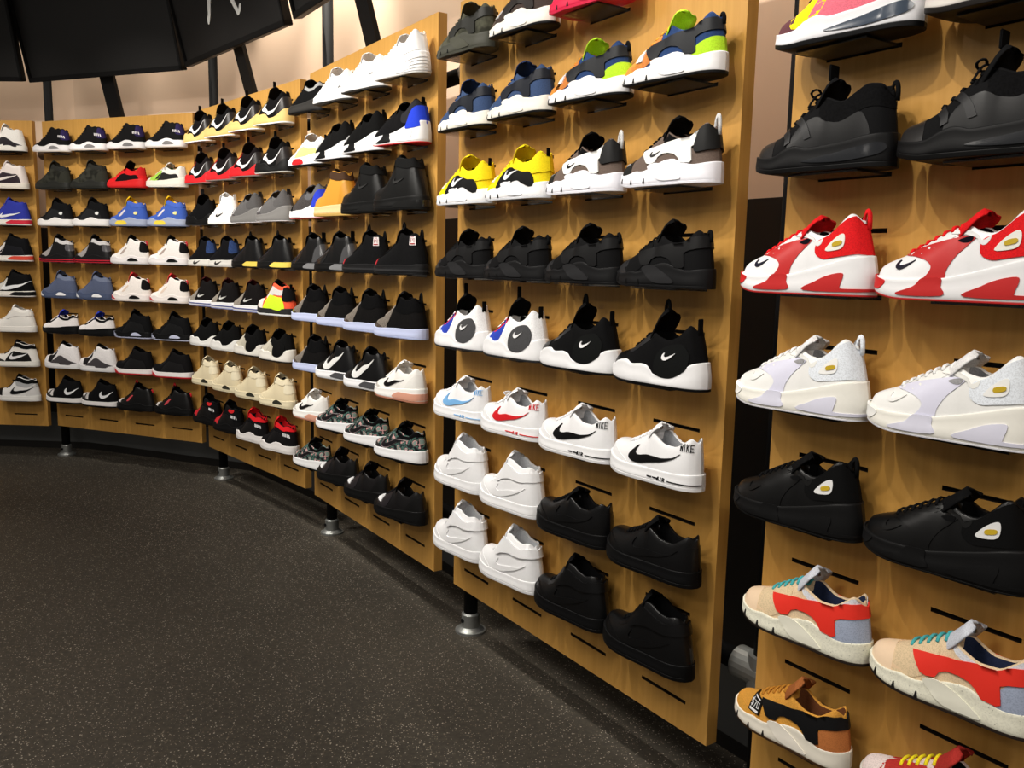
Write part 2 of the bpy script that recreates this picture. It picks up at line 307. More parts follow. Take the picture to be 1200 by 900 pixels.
    def loft_sole(self, z0, z1, grow=0.0, taper=0.0):
        """closed band around the shoe between height curves z0(X) and z1(X)"""
        xs = self.xs; R = []
        for X in xs:
            a, b = float(z0(X)), float(z1(X)); row = []
            for side in (-1, 1):
                pts = []
                for t in (0, .05, .18, .34, .5, .66, .82, .95, 1.0):
                    p = self.sole_pt(np.array([X]), np.array([a + (b - a) * t]), side)[0]
                    sc = 1.0 + grow; 
                    if t in (0, 1.0): sc -= .02
                    p = np.array([p[0], self.cy(X) + (p[1] - self.cy(X)) * sc, p[2]]); pts.append(p)
                c = pts[-1].copy(); c[1] = self.cy(X) + (c[1] - self.cy(X)) * .72; pts.append(c)
                row.append(pts)
            R.append(row[0] + row[1][::-1])
        n, m = len(R), len(R[0]); V = [p for r in R for p in r]; Fs = []
        for i in range(n - 1):
            for j in range(m): Fs.append((i * m + j, (i + 1) * m + j, (i + 1) * m + (j + 1) % m, i * m + (j + 1) % m))
        Fs.append(tuple(range(m))); Fs.append(tuple((n - 1) * m + j for j in range(m))[::-1])
        return V, Fs
_forms = {}
def form(k):
    if k not in _forms: _forms[k] = Form(k)
    return _forms[k]

def clean(name, V, Fs, mat, smooth=True):
    me = bpy.data.meshes.new(name); me.from_pydata([tuple(v) for v in V], [], Fs)
    if mat: me.materials.append(mat)
    bm = bmesh.new(); bm.from_mesh(me); bmesh.ops.remove_doubles(bm, verts=bm.verts, dist=1e-5); bmesh.ops.dissolve_degenerate(bm, edges=bm.edges, dist=1e-6)
    bmesh.ops.recalc_face_normals(bm, faces=bm.faces); bm.to_mesh(me); bm.free()
    if smooth: me.polygons.foreach_set('use_smooth', [True] * len(me.polygons))
    return me
_tpl = {}
def cached(key, mat, make):
    """shape shared between designs: build once, copy with another material"""
    if key not in _tpl: _tpl[key] = make(); me = _tpl[key]
    else: me = _tpl[key].copy()
    me.materials.clear(); me.materials.append(mat); return me
XCUT = [.003, .008, .016, .027, .04, .06] + [.94, .955, .967, .977, .986, .993, .998]
def patch(fm, name, polys, mat, mode='f', on='upper', off=.0011, both=False, sm=True, n=4):
    return cached(('patch', fm.key, name, str(polys), mode, on, off, both, sm, n), mat, lambda: patch_build(fm, name, polys, mat, mode, on, off, both, sm, n))
def patch_build(fm, name, polys, mat, mode, on, off, both, sm, n):
    """panel laid over the upper (mode f: height as share between midsole and top line, z: metres, s: section parameter) or the sole"""
    V_, F_, S_k = [], [], []
    for poly in polys:
        pts = spline(poly, n) if sm else poly
        bm = bmesh.new(); SC = 0.12 if mode != 'z' and on == 'upper' else 1.0
        if mode == 's': SC = .055
        vs = [bm.verts.new((min(max(p[0], 0), 1) * LEN, p[1] * SC, 0)) for p in pts]
        try: bm.faces.new(vs)
        except ValueError: bm.free(); continue
        x0, x1 = min(v.co.x for v in vs), max(v.co.x for v in vs); y0, y1 = min(v.co.y for v in vs), max(v.co.y for v in vs)
        cuts = [k * .010 for k in range(1, 30)] + [c * LEN for c in XCUT]
        for c in cuts:
            if x0 < c < x1: bmesh.ops.bisect_plane(bm, geom=bm.verts[:] + bm.edges[:] + bm.faces[:], plane_co=(c, 0, 0), plane_no=(1, 0, 0))
        st = .009; k = math.ceil(y0 / st)
        while k * st < y1:
            bmesh.ops.bisect_plane(bm, geom=bm.verts[:] + bm.edges[:] + bm.faces[:], plane_co=(0, k * st, 0), plane_no=(0, 1, 0)); k += 1
        bmesh.ops.remove_doubles(bm, verts=bm.verts[:], dist=2e-4)
        bmesh.ops.triangulate(bm, faces=bm.faces[:]); bm.verts.ensure_lookup_table(); bm.verts.index_update()
        X = np.clip(np.array([v.co.x / LEN for v in bm.verts]), 0.0, 1.0); Y = np.array([v.co.y / SC for v in bm.verts])
        tri = [[v.index for v in f.verts] for f in bm.faces]; bnd = [(e.verts[0].index, e.verts[1].index) for e in bm.edges if len(e.link_faces) == 1]
        bm.free()
        for side in ((-1, 1) if both else (-1,)):
            if on == 'sole':
                P = fm.sole_pt(X, Y, side); e = 1e-3
                du = fm.sole_pt(np.clip(X + e, 0, 1), Y, side) - fm.sole_pt(np.clip(X - e, 0, 1), Y, side); dv = fm.sole_pt(X, Y + 1e-3, side) - fm.sole_pt(X, Y - 1e-3, side)
            else:
                if mode == 's': s = Y
                else:
                    z = Y if mode == 'z' else fm.mid(X) + Y * (fm.top(X) - fm.mid(X))
                    z = z + fm.F['spring'] * np.clip((.26 - X) / .26, 0, 1) ** 2
                    s = fm.s_of_z(X, z, side)
                P = fm.S(X, s, side); e = 4e-3
                du = fm.S(np.clip(X + e, 0, 1), s, side) - fm.S(np.clip(X - e, 0, 1), s, side); dv = fm.S(X, np.clip(s + .05, 0, 2), side) - fm.S(X, np.clip(s - .05, 0, 2), side)
            N = np.cross(du, dv) * (-side); ln = np.linalg.norm(N, axis=1); N /= np.maximum(ln, 1e-9)[:, None]
            end = np.stack([np.where(X > .5, 1.0, -1.0), np.zeros(len(X)), np.full(len(X), .1)], -1)
            N = np.where((ln < 1e-8)[:, None], end, N); wv = np.clip((np.abs(X - .5) - .485) / .015, 0, 1)[:, None]; N = N * (1 - wv) + end * wv
            N /= np.linalg.norm(N, axis=1)[:, None]
            b = len(V_); k = len(P); V_ += list(P + N * off) + list(P + N * off) + list(P - N * .0012)
            for t in tri: F_.append(tuple(b + q for q in (t if side < 0 else t[::-1]))); S_k.append(True)
            for a, c in bnd: F_.append((b + a + k, b + c + k, b + c + 2 * k, b + a + 2 * k)); S_k.append(False)
    me = bpy.data.meshes.new(name); me.from_pydata([tuple(v) for v in V_], [], F_)
    me.polygons.foreach_set('use_smooth', S_k); me.update(); return me
def tube(path, r, n=6, flat=1.0):
    P = [np.array(p, float) for p in path]; V, F = [], []
    for i, p in enumerate(P):
        t = P[min(i + 1, len(P) - 1)] - P[max(i - 1, 0)]; t /= np.linalg.norm(t) + 1e-9
        a = np.cross(t, (0.13, 0.2, 1.0)); a /= np.linalg.norm(a) + 1e-9; b = np.cross(t, a)
        for k in range(n):
            an = 2 * math.pi * k / n; V.append(p + a * math.cos(an) * r + b * math.sin(an) * r * flat)
    for i in range(len(P) - 1):
        for k in range(n): F.append((i * n + k, i * n + (k + 1) % n, (i + 1) * n + (k + 1) % n, (i + 1) * n + k))
    F.append(tuple(range(n))[::-1]); F.append(tuple((len(P) - 1) * n + k for k in range(n)))
    return V, F
def tongue(fm, x0=None, x1=None, zt=None, wid=.034, cut=0):
    F = fm.F; a, b, z1 = F['ton']; x0 = a if x0 is None else x0; x1 = b if x1 is None else x1; zt = z1 if zt is None else zt
    V, Fs = [], []; n, m = 14, 9
    z0 = float(fm.top(x0)) + .001
    for lay in (0, 1):
        for i in range(n):
            t = i / (n - 1); X = x0 + (x1 - x0) * (t ** .9); z = z0 + (zt - z0) * (t ** 1.15); ww = wid * (.72 + .30 * math.sin(t * 2.2)) * math.sqrt(max(.12, 1 - max(0, (t - .72) / .28) ** 2.6))
            for j in range(m):
                u = (j / (m - 1)) * 2 - 1
                y = u * ww; dz = -.014 * u * u * (1 - .5 * t) - (.006 if i == n - 1 and abs(u) > .9 else 0); dx = .016 * u * u
                off = -.0080 * lay * math.sqrt(max(.05, 1 - u * u * .8))
                V.append(((X - .5) * LEN + dx - off * .8, y + float(fm.cy(X)), z + dz + off * .5))
    g = lambda l, i, j: l * n * m + i * m + j
    for i in range(n - 1):
        for j in range(m - 1):
            Fs.append((g(0, i, j), g(0, i, j + 1), g(0, i + 1, j + 1), g(0, i + 1, j))); Fs.append((g(1, i, j), g(1, i + 1, j), g(1, i + 1, j + 1), g(1, i, j + 1)))
    for j in range(m - 1):
        Fs.append((g(0, n - 1, j), g(0, n - 1, j + 1), g(1, n - 1, j + 1), g(1, n - 1, j))); Fs.append((g(0, 0, j), g(1, 0, j), g(1, 0, j + 1), g(0, 0, j + 1)))
    for i in range(n - 1):
        for j in (0, m - 1): Fs.append((g(0, i, j), g(0, i + 1, j), g(1, i + 1, j), g(1, i, j)))
    return V, Fs
def laces(fm, rng=None, bow=False, r=.0030):
    x0, x1, n = rng or fm.F['laces']; V, F = [], []
    def add(v, f):
        b = len(V); V.extend(v); F.extend(tuple(b + q for q in t) for t in f)
    for i in range(n):
        X = x0 + (x1 - x0) * i / max(1, n - 1); pts = []
        for s, sd, dx in ((1.05, -1, .012), (1.45, -1, .006), (2.0, -1, 0), (1.45, 1, -.006), (1.05, 1, -.012)):
            p = fm.S(np.array([X + dx]), np.array([min(s, 1.999)]), sd)[0] + np.array([0, sd * .001, .0042 if s > 1.1 else .0015]); pts.append(p)
        add(*tube(pts, r, 6, .7))
    if bow:
        p = fm.S(np.array([x1 + .01]), np.array([1.99]), -1)[0] + np.array([0, 0, .008])
        for sd in (-1, 1):
            pth = [p + np.array([-.002 + .006 * math.sin(t * 2), sd * (.004 + .026 * math.sin(t)), .004 + .008 * math.sin(t) - .014 * (1 - math.cos(t)) / 2]) for t in np.linspace(0, math.pi, 9)]
            add(*tube(pth, r * .85, 6, .8))
            pth = [p + np.array([-.004 * t, sd * (.004 + .020 * t), .003 - .012 * t * t]) for t in np.linspace(0, 1.5, 6)]
            add(*tube(pth, r * .85, 6, .8))
    return V, F
def loop(fm, where='heel', h=.026, wid=.006, r=.0028, flat=.6, lean=.0):
    if where == 'heel':
        c = fm.S(np.array([.985]), np.array([1.0]), -1)[0]; c[1] = float(fm.cy(1.0)); base = c + np.array([.004, 0, -.012])
    else:
        a, b, zt = fm.F['ton']; base = np.array([(b - .5) * LEN, 0, zt - .012])
    pth = []
    for t in np.linspace(0, 1, 11):
        an = math.pi * t; pth.append(base + np.array([math.cos(an) * wid + lean * math.sin(an), 0, (h + .012) * math.sin(an) ** .6]))
    return tube(pth, r, 8, 1.0 / flat * .9)
def tabshape(fm, where='heel', h=.03, wid=.011, th=.004, lean=.0):
    if where == 'heel':
        c = fm.S(np.array([.985]), np.array([1.0]), -1)[0]; base = np.array([c[0] + .002, float(fm.cy(1.0)), c[2] - .01])
    else:
        a, b, zt = fm.F['ton']; base = np.array([(b - .5) * LEN - .004, 0, zt - .008])
    bm = bmesh.new(); box(bm, (0, 0, (h + .01) / 2), (th, wid * 2, h + .01), bevel=.0015)
    for v in bm.verts: v.co = Vector(base) + Vector((v.co.x + lean * (v.co.z / h) ** 2, v.co.y, v.co.z))
    V = [tuple(v.co) for v in bm.verts]; bm.verts.index_update(); F = [tuple(v.index for v in f.verts) for f in bm.faces]; bm.free(); return V, F
SWOOSH = [(1.0, 1.0), (.82, .80), (.64, .63), (.47, .49), (.32, .39), (.22, .37), (.165, .43), (.14, .56), (.15, .72), (.185, .92),
          (.12, .84), (.035, .60), (.0, .36), (.025, .13), (.11, -.03), (.23, -.05), (.38, .04), (.64, .36)]
def swoosh(x0, x1, z0, z1): return [(x0 + (x1 - x0) * a, z0 + (z1 - z0) * b) for a, b in SWOOSH]
GLYPH = {  # strokes of width .2 in a unit cell
 'N': [((.1, 0), (.1, 1)), ((.1, 1), (.9, 0)), ((.9, 0), (.9, 1))], 'I': [((.5, 0), (.5, 1))], 'K': [((.1, 0), (.1, 1)), ((.15, .45), (.9, 1)), ((.35, .6), (.9, 0))],
 'E': [((.1, 0), (.1, 1)), ((.1, .08), (.9, .08)), ((.1, .5), (.75, .5)), ((.1, .92), (.9, .92))], 'A': [((.05, 0), (.5, 1)), ((.95, 0), (.5, 1)), ((.25, .35), (.75, .35))],
 'R': [((.1, 0), (.1, 1)), ((.1, .92), (.8, .92)), ((.85, .9), (.85, .55)), ((.1, .5), (.8, .5)), ((.4, .5), (.9, 0))],
 '7': [((.05, .9), (.95, .9)), ((.9, .9), (.35, 0))], '0': [((.1, .05), (.1, .95)), ((.9, .05), (.9, .95)), ((.1, .08), (.9, .08)), ((.1, .92), (.9, .92))],
 '$': [((.1, .88), (.9, .88)), ((.12, .9), (.12, .5)), ((.1, .5), (.9, .5)), ((.88, .5), (.88, .1)), ((.1, .1), (.9, .1)), ((.5, -.12), (.5, 1.12))], '-': [((0, .5), (1, .5))]}
def text_polys(txt, x0, z0, cw, ch, gap=.25, sw=.2):
    out = []
    for i, c in enumerate(txt):
        ox = x0 + i * cw * (1 + gap)
        for a, b in GLYPH.get(c, []):
            p, q = np.array([ox + a[0] * cw, z0 + a[1] * ch]), np.array([ox + b[0] * cw, z0 + b[1] * ch])
            pm = np.array([p[0] * LEN, p[1]]); qm = np.array([q[0] * LEN, q[1]]); d = qm - pm; d /= np.linalg.norm(d) + 1e-9
            nrm = np.array([-d[1], d[0]]) * (cw * LEN * sw * .5)
            out.append([((v[0]) / LEN, v[1]) for v in (pm + nrm, pm - nrm, qm - nrm, qm + nrm)])
    return out
# panel outlines shared by the designs: name -> (mode, on, points, wraps round the heel or toe)
SHAPE = {
 'toe_cap': ('s', 'upper', [(-.02, -.02), (.10, -.02), (.20, .0), (.205, .5), (.18, 1.0), (.165, 1.6), (.16, 1.98), (.10, 1.98), (-.02, 1.98)], True),
 'toe_box': ('s', 'upper', [(-.02, .0), (.14, .0), (.30, .05), (.30, .5), (.27, 1.0), (.25, 1.6), (.24, 1.98), (.1, 1.98), (-.02, 1.98)], True),
 'toe_guard': ('s', 'upper', [(-.02, -.02), (.22, -.02), (.34, .05), (.30, .28), (.18, .50), (.09, .72), (.03, .9), (-.02, .9)], True),
 'heel_counter': ('f', 'upper', [(.76, -.2), (.79, .25), (.84, .55), (.92, .66), (1.02, .68), (1.02, -.2)], True),
 'heel_patch': ('f', 'upper', [(.86, .38), (.88, .9), (.94, .97), (1.02, .97), (1.02, .38)], True),
 'collar': ('f', 'upper', [(.55, .80), (.55, .99), (.62, 1.0), (.75, 1.0), (.9, 1.0), (1.02, 1.0), (1.02, .76), (.9, .76), (.75, .76), (.65, .76)], True),
 'collar_deep': ('f', 'upper', [(.53, .62), (.53, .99), (.62, 1.0), (.75, 1.0), (.9, 1.0), (1.02, 1.0), (1.02, .58), (.9, .56), (.75, .52), (.62, .52)], True),
 'quarter': ('f', 'upper', [(.34, -.1), (.36, .35), (.42, .54), (.50, .58), (.60, .52), (.72, .52), (.84, .48), (.88, -.1), (.6, -.1)], False),
 'eyestay': ('s', 'upper', [(.20, 1.25), (.26, .80), (.36, .72), (.46, .78), (.53, .97), (.50, 1.15), (.42, 1.45), (.32, 1.6), (.24, 1.6)], True),
 'vamp': ('s', 'upper', [(.17, .45), (.30, .25), (.40, .30), (.46, .55), (.46, .9), (.36, 1.3), (.24, 1.9), (.17, 1.6)], True),
 'strap': ('z', 'upper', [(.31, .078), (.40, .084), (.50, .089), (.60, .094), (.70, .100), (.80, .106), (.90, .112), (1.02, .116), (1.02, .090), (.94, .087), (.87, .083), (.825, .077), (.832, .062), (.838, .048), (.815, .044), (.735, .046), (.70, .058), (.66, .066), (.60, .070), (.54, .069), (.495, .063), (.475, .052), (.43, .049), (.39, .051), (.345, .066)], True, False),
 'lace_straps': ('f', 'upper', [(.345, .80), (.375, .86), (.47, .42), (.50, .20), (.455, .16), (.43, .36)], False, False),
 'front_strap': ('f', 'upper', [(.27, .70), (.30, .80), (.345, .42), (.35, .16), (.31, .14), (.305, .38)], False, False),
 'heel_low': ('f', 'upper', [(.82, -.2), (.81, .15), (.85, .32), (.92, .36), (1.02, .36), (1.02, -.2)], True),
 'forefoot': ('s', 'upper', [(-.02, .0), (.2, .0), (.36, .05), (.41, .3), (.44, .7), (.46, 1.0), (.44, 1.4), (.40, 1.98), (.2, 1.98), (-.02, 1.98)], True),
 'ankle_strap': ('f', 'upper', [(.40, .70), (.44, .90), (.52, .92), (.65, .86), (.8, .86), (1.02, .88), (1.02, .66), (.8, .62), (.66, .58), (.54, .52), (.45, .52)], True),
 'side_window': ('f', 'upper', [(.36, .36), (.40, .56), (.47, .60), (.53, .48), (.48, .42), (.42, .34)], False),
 'sole_facet': ('z', 'sole', [(.42, .044), (.50, .050), (.60, .040), (.74, .014), (.66, .010), (.54, .012), (.46, .028)], False),
 'sole_heel': ('z', 'sole', [(.55, .010), (.62, .030), (.72, .032), (.9, .032), (1.02, .032), (1.02, .010)], True),
 'sole_toe': ('z', 'sole', [(-.02, .010), (-.02, .024), (.08, .024), (.16, .018), (.20, .010)], True),
 'sole_mid': ('z', 'sole', [(.30, .010), (.33, .030), (.42, .034), (.52, .030), (.56, .010)], False),
 'sole_lens': ('z', 'sole', [(.55, .018), (.60, .034), (.68, .036), (.78, .026), (.80, .018), (.68, .016)], False),
 'sole_stripe': ('z', 'sole', [(.02, .013), (.3, .013), (.6, .013), (.9, .013), (1.0, .013), (1.0, .019), (.9, .019), (.6, .019), (.3, .019), (.02, .019)], True),
 'bubble_window': ('z', 'sole', [(.46, .018), (.56, .024), (.70, .030), (.84, .038), (.94, .042), (.97, .032), (.92, .020), (.76, .014), (.6, .014)], False),
 # two-tone wave runner
 'wave_panel': ('z', 'upper', [(.20, .074), (.30, .086), (.42, .096), (.54, .104), (.62, .104), (.585, .090), (.53, .074), (.49, .052), (.47, .030), (.36, .030), (.39, .045), (.40, .056), (.36, .066), (.28, .072)], False),
 'wave_sole_mid': ('z', 'sole', [(.22, .009), (.32, .022), (.365, .036), (.40, .0372), (.47, .0372), (.475, .024), (.48, .009)], False),
 'wave_sole_heel': ('z', 'sole', [(.60, .009), (.68, .026), (.76, .037), (.85, .042), (.86, .034), (.845, .018), (.86, .014), (1.02, .014), (1.02, .009)], True),
 'wave_heel': ('z', 'upper', [(.66, .099), (.70, .105), (.74, .110), (.80, .122), (.86, .134), (.93, .142), (1.02, .141), (1.02, .080), (.94, .076), (.80, .070), (.72, .067), (.665, .074), (.65, .086)], True),
 'wave_rim': ('z', 'upper', [(.47, .108), (.55, .115), (.62, .109), (.655, .098), (.70, .104), (.69, .094), (.665, .090), (.645, .094), (.62, .102), (.56, .107)], False),
 'wave_window': ('z', 'upper', [(.73, .082), (.78, .100), (.85, .112), (.875, .108), (.865, .090), (.82, .083)], False),
 'wave_emblem': ('z', 'upper', [(.79, .089), (.79, .096), (.85, .100), (.85, .093)], False),
 'wave_slot': ('z', 'upper', [(.52, .097), (.56, .102), (.605, .104), (.60, .096), (.56, .094)], False),
 'wave_toe': ('z', 'sole', [(-.02, .010), (-.02, .026), (.06, .028), (.13, .027), (.10, .014), (.06, .009)], True),
 # sock runner
 'sock_heel': ('z', 'upper', [(.60, .028), (.575, .052), (.60, .076), (.66, .092), (.75, .100), (.86, .102), (.92, .085), (.91, .060), (.87, .042), (.74, .024)], False),
 'icy_sole': ('z', 'sole', [(.02, .012), (.3, .012), (.6, .012), (1.0, .012), (1.0, .032), (.6, .030), (.3, .027), (.02, .027)], True),
}
DEFSW = (.40, .92, .16, .60)

# ------------------------------------------------------------------ shoe designs
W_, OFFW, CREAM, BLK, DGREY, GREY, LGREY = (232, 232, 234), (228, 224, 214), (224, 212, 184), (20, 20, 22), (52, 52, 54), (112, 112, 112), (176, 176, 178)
RED, DRED, BLUE, NAVY, YEL, LIME, TAN, TEAL, GOLD = (206, 30, 36), (150, 28, 30), (44, 66, 168), (34, 52, 92), (238, 212, 30), (176, 222, 50), (196, 128, 52), (74, 168, 172), (196, 160, 84)
ICE, SKY, PINK, CORAL, OLIVE, DENIM, BROWN = (186, 196, 226), (120, 176, 226), (222, 80, 104), (226, 62, 44), (60, 62, 50), (82, 92, 118), (92, 60, 44)
DESIGN = {}
def D(key, base, desc, up, mid, out=None, lin_=None, ton=None, lac=None, ex=(), uk='fabric', mk='rubber', cat='sneaker', name=None, bow=False, tk=None, lace_rng=None, tongue_z=None, loops=()):
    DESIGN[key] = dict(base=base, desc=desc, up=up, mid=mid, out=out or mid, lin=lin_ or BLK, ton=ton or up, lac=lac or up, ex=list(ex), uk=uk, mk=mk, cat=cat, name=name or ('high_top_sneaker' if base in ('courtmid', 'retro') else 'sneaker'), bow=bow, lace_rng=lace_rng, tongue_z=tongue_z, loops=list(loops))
def sh(n, col, kind='fabric', part=None, off=.0011): return ('shape', n, col, kind, part or n, off)
def sw(col, box_=DEFSW, mode='f', part='swoosh', off=.0026, kind='leather'): return ('swoosh', box_, mode, col, part, off, kind)
def tx(t, col, x, z, cw, ch, on='upper', both=False): return ('text', t, col, x, z, cw, ch, on, both)
def tag_(x, z, wd, ht, col=BLK, pr=W_, t='$70', ang=.0): return ('tag', x, z, wd, ht, col, pr, t, ang)

# fifth and sixth boards (nearest)
AIR = lambda c: [tx('--', c, .57, .0135, .045, .006, 'sole'), tx('AIR', c, .672, .012, .022, .0085, 'sole'), ('line', c, .775, 1.0, .0155, .0022)]
for k, c, ds in (('af_blue', SKY, 'white leather court shoe with light blue swoosh'), ('af_red', RED, 'white leather court shoe with red swoosh'), ('af_black', BLK, 'white leather court shoe with black swoosh')):
    D(k, 'court', ds, W_, W_, lin_=(150, 152, 156), uk='leather', bow=(k == 'af_red'), ex=[sh('toe_guard', W_, 'leather'), sw(c, (.34, .88, .12, .70)), tx('NIKE', c, .875, .090, .021, .018, both=True)] + AIR(c))
D('af_bk', 'court', 'all-black leather court shoe, low cut', BLK, BLK, uk='leather', ex=[sh('toe_guard', BLK, 'leather'), sh('heel_counter', BLK, 'leather'), sw(BLK, (.34, .88, .12, .70)), ('insole_tag', (230, 230, 230))])
D('afm_w', 'courtmid', 'white leather high-top with ankle strap', W_, W_, lin_=(196, 198, 202), uk='leather', ex=[sh('toe_guard', W_, 'leather'), sh('eyestay', W_, 'leather'), sh('ankle_strap', W_, 'leather', 'ankle_strap', .004), sw(W_, (.36, .88, .06, .46)), sh('heel_counter', W_, 'leather')])
D('afm_w2', 'courtmid', 'white leather strapped mid top, plain side', W_, W_, lin_=(196, 198, 202), uk='leather', ex=[sh('toe_guard', W_, 'leather'), sh('ankle_strap', W_, 'leather', 'ankle_strap', .006), sw(W_, (.38, .90, .04, .42))])
D('afm_bk', 'courtmid', 'black leather high-top with ankle strap', BLK, BLK, uk='leather', ex=[sh('toe_guard', BLK, 'leather'), sh('eyestay', BLK, 'leather'), sh('ankle_strap', BLK, 'leather', 'ankle_strap', .005), sw(BLK, (.36, .88, .06, .46)), sh('heel_counter', BLK, 'leather'), ('insole_tag', (210, 210, 210))])
EDG = lambda wt: [sh('toe_cap', wt[0], 'leather'), sh('sock_heel', wt[1], 'fabric', 'heel_panel', .003), sw(W_, (.655, .80, .064, .082), 'z', off=.0055)]
D('edge_w', 'sock', 'white sock runner with blue lacing panel', W_, W_, out=DGREY, ton=BLK, lac=W_, ex=EDG((W_, (70, 70, 72))) + [sh('vamp', BLUE), sh('eyestay', (218, 40, 44), part='red_eyestay'), ('tab', 'tongue', BLK, .028, .007), ('tab', 'heel', BLK, .026, .008)], mk='rubber')
D('edge_b', 'sock', 'black sock runner with sculpted white sole', BLK, W_, out=BLK, ex=EDG((BLK, (30, 32, 32))) + [sh('eyestay', DGREY, 'leather'), ('tab', 'heel', BLK, .030, .008), ('loop', 'tongue', BLK, .018)])
HU = lambda strap, toe=None, win=None, fac=None: ([sh('toe_cap', toe)] if toe else []) + [sh('side_window', win or DGREY)] + ([sh('sole_facet', fac, 'rubber', 'sole_facet', .002)] if fac else []) + [sh('strap', strap, 'rubber', 'heel_strap', .0032)]
D('hu_bk', 'cage', 'all-black caged runner', (30, 30, 32), (36, 36, 38), ex=[sh('toe_cap', (54, 54, 56), 'leather')] + HU((32, 32, 34), None, BLK, (48, 48, 50)) + [sh('vamp', (26, 26, 28)), ('loop', 'heel', BLK, .012)])
D('hu_yel', 'cage', 'yellow caged runner with white sole', YEL, W_, out=(214, 216, 222), ton=YEL, ex=[sh('vamp', (232, 206, 24)), sh('sole_facet', (240, 240, 244), 'rubber', 'sole_facet', .002), sh('quarter', (36, 36, 38), 'rubber', 'side_cage', .0030), sh('heel_patch', YEL, off=.0034), sw(W_, (.45, .66, .16, .52), off=.0050), tag_(.16, .052, .09, .02, W_, DGREY, ''), ('tab', 'heel', BLK, .022, .006)])
D('hu_gw', 'cage', 'grey and black caged runner, white strap', (104, 90, 82), (232, 232, 240), ton=BLK, lac=BLK, ex=[sh('toe_cap', (48, 48, 46)), sh('collar_deep', BLK), sh('side_window', (30, 28, 28)), sh('sole_facet', (240, 240, 246), 'rubber', 'sole_facet', .002), sh('strap', (232, 232, 230), 'rubber', 'side_strap', .0032), sh('heel_patch', (40, 40, 40), 'rubber', 'heel_strap', .0048), sw(BLK, (.42, .52, .064, .076), 'z', off=.0046), sw(W_, (.07, .14, .045, .052), 'z', 'toe_swoosh', .0030), ('loop', 'heel', (205, 205, 205), .030)])
D('hu_nav', 'cage', 'navy caged runner with cream sole', (56, 74, 108), OFFW, out=BLK, ton=NAVY, lac=NAVY, ex=HU((34, 38, 48), (72, 88, 118), NAVY, (236, 232, 222)))
D('hu_tan', 'cage', 'tan and navy caged runner with lime tongue', (40, 62, 104), W_, out=BLK, lin_=LIME, ton=LIME, lac=(210, 140, 50), ex=[sh('toe_box', (200, 132, 60)), sh('vamp', (188, 116, 60)), sh('side_window', LIME), sh('sole_facet', W_, 'rubber', 'sole_facet', .002), sh('strap', (44, 46, 50), 'rubber', 'heel_strap', .0032), sh('heel_low', LIME, off=.0014), tag_(.235, .050, .075, .026, W_, GREY, '', .3), ('loop', 'heel', BLK, .010)])
D('hu_camo', 'cage', 'dark olive camouflage caged runner', (74, 74, 62), (66, 66, 58), uk='camo', ex=HU((50, 50, 46), (86, 84, 70), OLIVE, (70, 70, 60)))
D('hu_brn', 'cage', 'dark brown caged runner with white sole', (64, 54, 50), (226, 222, 214), out=BLK, ex=HU((48, 42, 40), (90, 78, 70), BLK, (234, 230, 222)) + [tag_(.18, .052, .08, .022, W_, DGREY, '')])
D('hu_pink', 'cage', 'crimson red runner cut by the frame', (206, 40, 74), (206, 40, 74), out=(206, 40, 74), ex=HU((190, 30, 64), None, DRED, (214, 60, 90)))
D('hu_beige', 'cage', 'beige caged runner with red strap, teal laces', (214, 190, 156), (226, 224, 206), out=(60, 50, 44), lin_=(40, 48, 74), ton=(200, 204, 214), lac=TEAL, mk='speck', ex=[sh('toe_guard', (226, 196, 160), 'leather'), sh('toe_cap', (236, 208, 176), 'leather', off=.0016), sh('vamp', (216, 192, 156)), sh('side_window', (176, 184, 200)), sh('collar', (208, 210, 216)), sh('sole_facet', (232, 230, 214), 'rubber', 'sole_facet', .002), sh('heel_counter', (158, 168, 190)), sh('strap', (224, 52, 40), 'rubber', 'heel_strap', .0034)])
D('hu_wheat', 'cage', 'tan caged runner with black strap, price sticker', (204, 146, 62), (228, 222, 208), out=(70, 48, 30), lin_=(110, 66, 40), ton=(160, 96, 52), lac=(190, 130, 50), ex=[sh('toe_guard', (208, 150, 62)), sh('side_window', (176, 104, 62)), sh('sole_facet', (234, 228, 216), 'rubber', 'sole_facet', .002), sh('heel_counter', (180, 110, 60)), sh('strap', (34, 34, 36), 'rubber', 'heel_strap', .0034), tag_(.215, .043, .115, .032, BLK, W_, '$70', .15)])
D('hu_mix', 'cage', 'pale pink runner with yellow laces', (216, 196, 190), (206, 200, 190), ton=(170, 50, 44), lac=(240, 220, 40), ex=[sh('toe_cap', (226, 210, 206)), sh('vamp', (178, 52, 46)), sh('strap', (60, 50, 50), 'rubber', 'heel_strap', .0034)])
def zk(key, ds, white, pan, heel, ton, lac, rim, win, solec, lin_c, toe, mark):
    D(key, 'wave', ds, white, white if solec is None else solec[0], out=pan if solec is None else solec[1], lin_=lin_c, ton=ton, lac=lac, uk='leather',
      ex=[sh('wave_panel', pan, 'leather', 'side_panel', .0016), sh('wave_sole_mid', pan if solec is None else solec[2], 'rubber', 'sole_arch', .0016), sh('wave_sole_heel', pan if solec is None else solec[2], 'rubber', 'sole_heel', .0016), sh('wave_heel', heel, 'fabric', 'heel_collar', .0020), sh('wave_rim', rim, 'leather', 'collar_edge', .0026), sh('wave_slot', lin_c, 'fabric', 'side_slot', .0024), sh('wave_window', win, 'leather', 'heel_window', .0034), sh('wave_emblem', (190, 160, 40), 'leather', 'heel_emblem', .0046), sh('wave_toe', toe, 'rubber', 'toe_bumper', .0016),
          sw(mark, (.17, .30, .050, .066), 'z', off=.0022), sh('eyestay', rim, 'leather'), ('loop', 'heel', heel, .022)])
